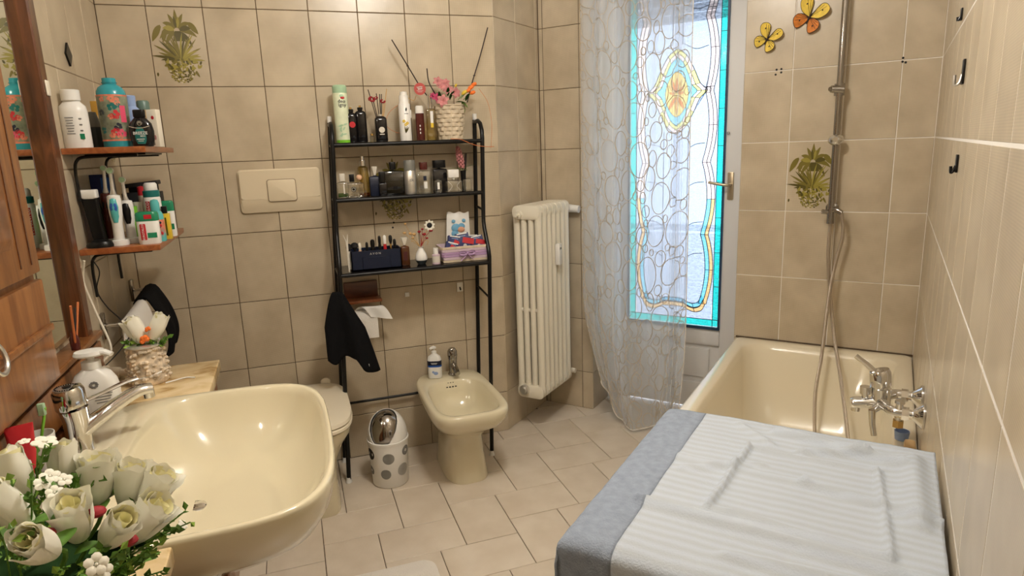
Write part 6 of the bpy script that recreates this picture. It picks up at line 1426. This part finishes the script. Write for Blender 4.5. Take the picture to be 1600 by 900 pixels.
# ------------------------------------------------------------------ butterflies on the shower wall
def butterfly(label, x, z, s, rot, m1, m2, seed):
    t = thing('butterfly_ornament', label, 'ornament', T(x, .004, z), PHI, 'butterflies on the shower wall'); t.rotation_euler = (0, rot, PHI)
    def wing(sx, pts, m, ang, name):
        mb = MB(); P_ = bez([(p[0], p[1], 0) for p in pts], 5); mb.plate([(p.x * s, p.y * s) for p in P_], -.0012, 0, Matrix.Scale(sx, 4, (1, 0, 0)) @ Matrix.Rotation(-ang, 4, 'Z') if True else I4); w = mb.build(name, m, t)
        mb = MB(); X = Matrix.Scale(sx, 4, (1, 0, 0)) @ Matrix.Rotation(-ang, 4, 'Z'); mb.tube([tuple(X @ Vector((p.x * s, -.0014, p.y * s))) for p in P_], .0011, 4)
        c = sum((Vector((p.x, 0, p.y)) for p in P_), Vector()) / len(P_) * s
        for k in range(4): mb.tube([tuple(X @ Vector((0, -.0014, 0))), tuple(X @ Vector((P_[8 + k * 3].x * s * .9, -.0014, P_[8 + k * 3].y * s * .9)))], .0007, 4)
        mb.sphere(tuple(X @ (c * 1.15 + Vector((0, -.0012, 0)))), .0035, 8, 5, (1, .3, 1)); mb.build('wing_marking', 'twig', w, kind='stuff')
    for sx in (-1, 1):
        wing(sx, [(0, .04), (.10, .42), (.30, .98), (.64, 1.12), (.98, .92), (.98, .56), (.62, .16), (0, .02)], m1, .35, 'upper_wing')
        wing(sx, [(0, 0), (.40, .06), (.78, -.06), (.90, -.40), (.70, -.74), (.44, -.86), (.20, -.60), (.04, -.20), (0, 0)], m2, .30, 'lower_wing')
    mb = MB(); mb.tube([(0, -.004, .22 * s), (0, -.005, .05 * s), (0, -.005, -.12 * s), (0, -.004, -.42 * s)], [.002, .0038, .004, .0018], 8)
    for sx in (-1, 1): mb.tube([(0, -.004, .2 * s), (sx * .10 * s, -.005, .42 * s), (sx * .22 * s, -.005, .55 * s)], .0007, 4)
    mb.build('body', 'twig', t)
butterfly('larger orange and yellow butterfly ornament high on shower wall', -.479, 1.906, .062, R(28), 'butter_y', 'butter_o', 1)
butterfly('smaller plain yellow butterfly ornament beside the door on shower wall', -.640, 1.838, .052, R(30), 'butter_y', 'butter_y', 2)

# ================================================================== BOTTLES AND BRUSHES ON THE LEFT CORNER SHELVES
GU, GL_ = 'things on the upper left shelf', 'things on the lower left shelf'
def lbase(name, label, cat, u, y, z, group, rz=0.):
    p = at_shelf(u, y, z) + Vector((0, 0, -.0005)); p.x = max(p.x, -.137); return thing(name, label, cat, p, rz, group), ppm(p)
def wrap_text(mb, body, size, r, z, a0=0., vertical=False):
    """lettering wrapped round an upright cylinder of radius r"""
    t = MB(); t.text(body, size, I4)
    vs = []
    for x, y, _ in t.v:
        if vertical: x, y = -y, x
        a = a0 + x / r; vs.append(((r + .0006) * sin(a), -(r + .0006) * cos(a), z + y))
    mb.add(vs, t.f)
def upper_items():
    z = ZU
    t, k = lbase('white_bottle', 'white plastic bottle with grey print at near end of upper shelf', 'bottle', 124, -.64, z, GU); h = top_h(118, 140, -.64, z); r = 19.5 * k
    MB().lathe([(.001, 0), (r * .97, 0), (r, .004), (r * 1.0, h * .62), (r * .92, h * .72), (r * .62, h * .79), (r * .55, h * .82)], 28, sx=1, sy=.8).build('body', 'white', t); round_body(t, [(r * .60, h * .81), (r * .66, h * .82), (r * .66, h * .99), (r * .6, h), (.001, h)], 'white', 'cap')
    mb = MB()
    for i in range(7): mb.box((-.006, -r * .815, h * (.52 - .045 * i)), (.022 - .003 * (i % 3), .0008, .0026))
    for i in range(3): mb.box((.020, -r * .70, h * (.50 - .1 * i)), (.010, .0008, .004))
    mb.build('print', 'grey_print', t, kind='stuff'); mb = MB(); mb.box((.019, -r * .72, h * .20), (.016, .0012, .016), 0, Matrix.Rotation(0, 4, 'Z')); mb.build('green_label', 'green', t)
    t, k = lbase('flowered_bottle', 'tall teal bottle with red flower label on upper shelf', 'bottle', 186.5, -.59, z, GU); h = top_h(175, 122, -.59, z); r = 20.5 * k
    round_body(t, [(.001, 0), (r * .96, 0), (r, .004), (r, h * .74), (r * .95, h * .81), (r * .80, h * .865), (r * .55, h * .900), (r * .46, h * .91)], 'teal', n=32)
    cp = MB(); cp.lathe([(r * .44, h * .905), (r * .47, h * .91), (r * .46, h * .997), (r * .40, h), (.001, h)], 22); cp.lathe([(r * .52, h * .93), (r * .52, h * .94)], 22); cp.build('cap', 'teal', t)
    MB().lathe([(r * 1.008, h * .11), (r * 1.008, h * .74)], 32).build('label', 'floral', t)
    rn = random.Random(5)
    def patch(a0, zz, rad, m, name='flower_print', n=5):
        mb = MB()
        for i in range(n):
            a = 2 * pi * i / n + rn.random(); cx_, cz_ = rad * .62 * cos(a), rad * .62 * sin(a)
            mb.poly([((r * 1.012) * sin(a0 + (cx_ + rad * .45 * cos(q)) / r), -(r * 1.012) * cos(a0 + (cx_ + rad * .45 * cos(q)) / r), zz + cz_ + rad * .45 * sin(q)) for q in [k_ * pi / 4 for k_ in range(8)]])
        mb.build(name, m, t, kind='stuff')
    for a0, f, rad, m in ((.15, .70, .011, 'salmon'), (.45, .66, .012, 'salmon'), (-.5, .69, .008, 'salmon'), (.1, .58, .012, 'teal_dark'), (.5, .60, .009, 'teal_dark'), (.25, .47, .014, 'red'), (-.05, .44, .008, 'salmon'), (.35, .30, .011, 'navy'), (.15, .22, .013, 'red'), (.55, .20, .013, 'pink'), (-.1, .18, .009, 'salmon'), (.4, .14, .009, 'salmon'), (-.7, .25, .010, 'teal_dark'), (-.7, .5, .010, 'slate')): patch(a0, h * f, rad, m)
    mb = MB(); mb.grid(lambda u_, v_: ((r * 1.016) * sin(.62 + .42 * u_), -(r * 1.016) * cos(.62 + .42 * u_), h * (.36 + .24 * v_)), 5, 2); mb.build('pink_panel', 'pink', t)
    for f in (.105, .745): MB().lathe([(r * 1.012, h * (f - .012)), (r * 1.012, h * (f + .012))], 32).build('label_border', 'salmon', t)
    t, k = lbase('teal_label_bottle', 'flat black bottle with teal label lettered BREEZE MEN', 'bottle', 225, -.625, z, GU, R(-6)); h = top_h(219, 171, -.625, z); w = 17 * k
    prof = []
    for zz, f in ((0, .80), (.004, .88), (.2, 1.0), (.42, 1.04), (.62, .92), (.74, .60), (.79, .44)): prof.append((zz if zz < .01 else zz * h, f))
    MB().loft([[(p[0], p[1], zz) for p in super_ring(0, 0, w * f, .018 * min(1, f + .1), 2.4, 0, 28)] for zz, f in prof] and [[(p[0], p[1], zz) for p in super_ring(0, 0, w * f, .018 * min(1, f + .1), 2.4, 0, 28)] for zz, f in prof]).build('body', 'black_gloss', t)
    MB().rbox((0, 0, h * .895), (w * 1.0, .024, h * .21), .009, .003, 4).build('cap', 'black', t)
    lab = MB(); lab.grid(lambda u_, v_: ((u_ - .5) * w * 1.62 * math.sqrt(max(.02, 1 - ((v_ - .45) / .62) ** 2)), -.0185 * (1.02 - .55 * abs(2 * u_ - 1) ** 2.6) - .0004, h * (.07 + .46 * v_)), 14, 10); lab.build('teal_label', 'teal_dark', t, ang=180)
    mb = MB(); text_on(mb, 'BREEZE', .0125, (.001, -.0205, h * .36)); text_on(mb, 'MEN', .007, (.007, -.0205, h * .28)); mb.box((0, -.0202, h * .20), (.022, .0005, .0022)); mb.box((0, -.0202, h * .15), (.016, .0005, .0018)); mb.build('lettering', 'pale_print', t, kind='stuff')
    mb = MB(); mb.tube([(-w * .85 + i * w * 1.7 / 16, -.0182 - .001 * sin(pi * i / 16), h * (.55 - .055 * sin(pi * i / 16))) for i in range(17)], .0012, 5); mb.build('label_edge', 'silver', t)
    mb = MB(); mb.lathe([(.007, 0), (.007, .0006), (.0055, .0006), (.0055, 0)], 20, X=Matrix.Translation((.002, -.0178, h * .63)) @ Matrix.Rotation(pi / 2, 4, 'X')); mb.build('round_emblem', 'silver', t)
    t, k = lbase('pale_blue_bottle', 'pale blue bottle standing behind the BREEZE bottle', 'bottle', 214, -.515, z, GU); h = top_h(207, 149, -.515, z); r = 15 * k
    round_body(t, [(.001, 0), (r, 0), (r, h * .60), (r * .92, h * .70), (r * .55, h * .78), (r * .5, h * .80)], 'bluepale'); round_body(t, [(r * .52, h * .79), (r * .55, h * .985), (r * .48, h), (.001, h)], 'bluepale', 'cap')
    t, k = lbase('dark_grey_bottle', 'dark slate bottle with curved grey cap behind the white bottle', 'bottle', 151, -.50, z, GU); h = top_h(145, 174, -.50, z); r = 11 * k
    MB().lathe([(.001, 0), (r, 0), (r * 1.05, h * .4), (r, h * .58)], 22, sy=.75).build('body', 'slate', t); MB().lathe([(r * 1.0, h * .58), (r * 1.02, h * .66), (r * .78, h * .84), (r * .62, h * .98), (.001, h)], 22, sy=.75).build('cap', 'greycap', t)
    t, k = lbase('amber_box', 'narrow amber box between the slate and flowered bottles', 'box', 162, -.42, z, GU); h = top_h(155, 158, -.42, z); MB().rbox((0, 0, h / 2), (14 * k, .03, h), .003, .002, 2).build('carton', 'amber', t); mb = MB(); mb.box((0, -.0152, h * .55), (8 * k, .0006, h * .3)); mb.build('panel', 'kraft', t)
    t, k = lbase('sage_cap_bottle', 'tan bottle with sage green cap behind the BREEZE bottle', 'bottle', 233, -.46, z, GU); h = top_h(227, 157, -.46, z); r = 9 * k
    round_body(t, [(.001, 0), (r, 0), (r, h * .80)], 'kraft'); round_body(t, [(r * .98, h * .80), (r * 1.04, h * .81), (r * 1.02, h * .96), (r * .85, h), (.001, h)], 'greygreen', 'cap')
    t, k = lbase('kraft_box', 'kraft card box between pale blue and sage capped bottles', 'box', 221, -.40, z, GU); h = top_h(214, 158, -.40, z); MB().rbox((0, 0, h / 2), (14 * k, .03, h), .002, .001, 2).build('carton', 'kraft', t); MB().box((0, -.0152, h * .8), (10 * k, .0006, h * .1)).build('panel', 'frost', t)
    t, k = lbase('red_print_box', 'white slim box with red and black print at shelf far end', 'box', 247, -.52, z, GU, R(-20)); h = top_h(243, 171, -.52, z); MB().rbox((0, 0, h / 2), (15 * k, .028, h), .002, .001, 2).build('carton', 'white_warm', t)
    mb = MB(); mb.box((-.003, -.0144, h * .25), (.006, .0006, h * .4)); mb.build('black_strip', 'black_print', t)
    mb = MB(); mb.sphere((.003, -.0144, h * .78), .006, 10, 6, (.8, .1, 1)); mb.build('red_flower_print', 'red', t); mb = MB(); mb.sphere((.004, -.0144, h * .25), .005, 10, 6, (.7, .1, 1.6)); mb.build('pink_print', 'petal_pink', t)
    t, k = lbase('brown_carton', 'small brown carton in front of the amber box', 'box', 160, -.46, z, GU); h = top_h(158, 185, -.46, z); MB().rbox((0, 0, h / 2), (11 * k, .022, h), .002, .001, 2).build('carton', 'olive3', t); mb = MB(); mb.box((0, -.0112, h * .4), (6 * k, .0006, h * .5)); mb.build('panel', 'kraft', t)
upper_items()

def lower_items():
    z = ZL
    def pt(u, y): return lbase
    t, k = lbase('hair_clipper', 'black hair clipper with white head standing on lower shelf', 'hair clipper', 160, -.615, z, GL_); h = top_h(141, 296, -.615, z); w = 12 * k; lx = ony(141, 300, -.615).x - ony(160, 383, -.615).x
    lx = ony(139, 305, -.615).x - t.location.x
    MB().loft([[(lx * zz / h + p[0], p[1], zz) for p in rrect(a, b, .008, 4)] for zz, a, b in ((0, 1.35 * w, .030), (.01, 1.5 * w, .034), (h * .5, 1.7 * w, .034), (h * .84, 1.9 * w, .032))]).build('body', 'black', t)
    MB().loft([[(lx * zz / h + p[0], p[1], zz) for p in rrect(a, b, .007, 4)] for zz, a, b in ((h * .83, 1.2 * w, .026), (h * .86, 1.85 * w, .033), (h * .985, 1.95 * w, .033), (h, 1.85 * w, .030))]).build('white_head', 'white', t)
    t, k = lbase('charging_base', 'round black charging base at the near edge of lower shelf', 'charger', 158, -.655, z, GL_); r = 19 * k
    MB().lathe([(.001, 0), (r, 0), (r * 1.02, .008), (r * .85, .018), (r * .3, .024), (.001, .024)], 26, sy=.8).build('body', 'black', t)
    def ebrush(label, u, vt, ub, y, mgrip, mbody, button, hw, group=GL_):
        t, k = lbase('electric_toothbrush', label, 'toothbrush', ub, y, z, group); h = top_h(u, vt, y, z); dx = ony(u, vt, y).x - t.location.x; r = hw * k; ks = h
        def c(f): return (dx * f, 0, h * f)
        MB().lathe([(.001, 0), (r * 1.45, 0), (r * 1.5, .006), (r * 1.42, .016), (r * .9, .018), (.001, .018)], 22).build('stand', 'white', t)
        MB().tube([c(.04), c(.08), c(.28), c(.42), c(.58), c(.645), c(.655)], [r * .75, r * .82, r * .80, r, r * 1.06, r * .95, r * .6], 18).build('handle', mbody, t)
        mb = MB(); fy = -r * .55; mb.tube([(dx * f, fy - 0 * f, h * f) for f in (.30, .38, .50, .60, .63)], [r * .40, r * .62, r * .72, r * .60, r * .3], 14); mb.build('grip', mgrip, t)
        mb = MB(); X = Matrix.Translation((dx * .50, -r * 1.05, h * .50)); mb.sphere((0, 0, 0), r * .55, 14, 8, (1, .35, 1.75), X); mb.build('button', button, t)
        MB().tube([c(.655), c(.66), c(.72), c(.88), c(.93)], [r * .50, r * .52, r * .34, r * .28, r * .32], 12).build('neck', 'silver', t)
        mb = MB(); X = Matrix.Translation(c(.965)) @ Matrix.Rotation(pi / 2, 4, 'X'); mb.lathe([(.001, -.005), (r * .55, -.005), (r * .55, .003), (.001, .003)], 16, X=X); mb.build('brush_head', 'white', t)
        mb = MB(); mb.lathe([(.001, .003), (r * .48, .003), (r * .46, .010), (.001, .010)], 14, X=X); mb.build('bristles', 'mint', t)
    ebrush('white and teal electric toothbrush with blue button in front', 171, 262, 188, -.635, 'aqua', 'white', 'blue', 9.2)
    ebrush('dark maroon electric toothbrush behind the blue buttoned one', 161, 258, 173, -.58, 'brownliq', 'brownliq', 'black', 8.0)
    ebrush('black and white electric toothbrush right of blue buttoned one', 190, 277, 208, -.59, 'black', 'white', 'black', 8.6)
    t, k = lbase('dark_blue_box', 'dark blue carton at the back of the lower shelf', 'box', 172, -.44, z, GL_); h = top_h(166, 272, -.44, z); MB().rbox((0, 0, h / 2), (30 * k, .04, h), .002, .001, 2).build('carton', 'bluebox', t); mb = MB(); mb.box((.012, -.0205, h * .75), (12 * k, .0006, h * .4)); mb.build('blue_panel', 'blue', t)
    t, k = lbase('black_case', 'black storage case with open lid on lower shelf', 'case', 233, -.36, z, GL_); h = top_h(225, 300, -.36, z); w = 52 * k; MB().rbox((0, 0, h / 2), (w, .07, h), .004, .002, 2).build('case', 'black_matt', t)
    mb = MB(); mb.rbox((0, 0, 0), (w * .95, .07, .014), .004, .002, 2, Matrix.Translation((.0, .0, h + .028)) @ Matrix.Rotation(R(-5), 4, 'Y')); mb.box((0, .03, h + .012), (w * .8, .006, .030)); mb.build('lid', 'black_matt', t)
    t, k = lbase('green_tub', 'small bright green tub behind the white roll on', 'tub', 213, -.52, z, GL_); h = top_h(209, 322, -.52, z); round_body(t, [(.001, 0), (8 * k, 0), (8 * k, h), (.001, h)], 'lime')
    t, k = lbase('beige_cap_bottle', 'slim beige capped bottle behind the white roll on', 'bottle', 223, -.50, z, GL_); h = top_h(218, 315, -.50, z); r = 6 * k; round_body(t, [(.001, 0), (r, 0), (r, h * .7)], 'white_warm'); round_body(t, [(r * .98, h * .7), (r, h * .98), (r * .9, h), (.001, h)], 'frost', 'cap')
    def roll(label, u, vt, y, hw, capm, group=GL_, rz=0., letters=True):
        t, k = lbase('roll_on_deodorant', label, 'deodorant', u, y, z, group, rz); h = top_h(u - 4, vt, y, z); w = hw * 2 * k; d = w * .62
        MB().loft([[(p[0], p[1], zz) for p in rrect(w * f, d * f, d * .42, 6)] for zz, f in ((0, .94), (.004, 1), (h * .70, 1.0), (h * .72, .97))]).build('body', 'white', t)
        MB().loft([[(p[0], p[1], zz) for p in rrect(w * f, d * f, d * .42, 6)] for zz, f in ((h * .715, 1.0), (h * .73, 1.04), (h * .93, 1.03), (h * .985, .93), (h, .78))]).build('cap', capm, t)
        s_ = MB().rbox((0, 0, 0), (w * .26, h * .50, .0012), .003, .0004, 3, Matrix.Translation((-w * .20, -d / 2 - .0004, h * .39)) @ Matrix.Rotation(pi / 2, 4, 'X')).build('red_label', 'red', t)
        if letters: mb = MB(); text_on(mb, 'BOROTALCO', h * .082, (-w * .20, -d / 2 - .0018, h * .39), tilt=R(90)); mb.build('lettering', 'pale_print', s_, kind='stuff')
        MB().box((w * .18, -d / 2 - .0002, h * .28), (w * .42, .0010, h * .16)).build('green_label', 'green', t)
        return t, h, w, d
    t, h, w, d = roll('white roll on deodorant with green cap and red BOROTALCO label', 236, 330, -.655, 15.5, 'green'); MB().box((w * .08, -d * .53, h * .85), (w * .34, .001, h * .13)).build('red_badge', 'red', t)
    roll('small white roll on with green cap at shelf far right corner', 268, 313, -.47, 9, 'green', letters=False)
    t, k = lbase('aqua_bottle', 'aqua domed bottle with red flower print beside roll on', 'bottle', 250, -.60, z, GL_); h = top_h(240, 311, -.60, z); r = 10 * k
    round_body(t, [(.001, 0), (r, 0), (r * 1.03, .006), (r, h * .62), (r * .8, h * .70), (r * .62, h * .72)], 'aqua'); round_body(t, [(r * .64, h * .71), (r * .66, h * .90), (r * .5, h * .98), (.001, h)], 'aqua', 'cap'); MB().lathe([(r * 1.02, h * .10), (r * 1.02, h * .52)], 24).build('label', 'salmon', t)
    mb = MB()
    for i, (a, f) in enumerate(((.1, .42), (.5, .38), (.2, .28), (.6, .2), (.0, .16), (-.3, .36))): mb.sphere((r * 1.0 * sin(a), -r * 1.0 * cos(a), h * f), .006, 8, 5, (1, .3, 1))
    mb.build('flower_print', 'red', t, kind='stuff'); mb = MB()
    for a, f in ((.35, .34), (.05, .22), (.55, .45)): mb.sphere((r * 1.01 * sin(a), -r * 1.01 * cos(a), h * f), .0045, 8, 5, (1, .3, 1))
    mb.build('leaf_print', 'navy', t, kind='stuff')
    t, k = lbase('white_spray_can', 'tall white spray can with dark green collar and white cap', 'spray can', 247, -.53, z, GL_); h = top_h(236, 285, -.53, z); r = 12 * k; round_body(t, [(.001, 0), (r, 0), (r, h * .72), (r * .9, h * .76)], 'white'); round_body(t, [(r * .92, h * .75), (r * .98, h * .76), (r * .98, h * .86), (r * .8, h * .87)], 'teal_dark', 'collar'); round_body(t, [(r * .75, h * .86), (r * .80, h * .87), (r * .78, h * .97), (r * .6, h), (.001, h)], 'white', 'cap')
    mb = MB(); mb.box((.003, -r * .99, h * .16), (r * .9, .002, h * .12)); mb.build('green_label', 'teal_dark', t)
    mb = MB(); mb.grid(lambda u_, v_: ((r * 1.01) * sin(-.75 + .6 * u_), -(r * 1.01) * cos(-.75 + .6 * u_), h * (.22 + .46 * v_)), 5, 2); l = mb.build('red_label', 'red', t)
    mb = MB(); wrap_text(mb, 'BOROTALCO', h * .072, r * 1.015, h * .45, -.45, True); mb.build('lettering', 'pale_print', l, kind='stuff')
    t, k = lbase('red_cap_bottle', 'small clear bottle with a red cap left of the white spray', 'bottle', 232, -.46, z, GL_); h = top_h(226, 290, -.46, z); r = 5.5 * k; round_body(t, [(.001, 0), (r, 0), (r, h * .82)], 'frost'); round_body(t, [(r * .98, h * .82), (r, h * .98), (.001, h)], 'red', 'cap')
    t, k = lbase('yellow_box', 'yellow box with dark cap near shelf corner', 'box', 263, -.55, z, GL_); h = top_h(262, 333, -.55, z); w = 13 * k; MB().rbox((0, 0, h / 2), (w, .024, h), .002, .001, 2).build('carton', 'yellow', t); MB().rbox((0, 0, h + .012), (w * .62, .016, .024), .004, .002, 3).build('cap', 'black', t); mb = MB(); mb.box((.002, -.0122, h * .5), (.005, .0006, h * .7)); mb.build('print_strip', 'olive2', t)
lower_items()
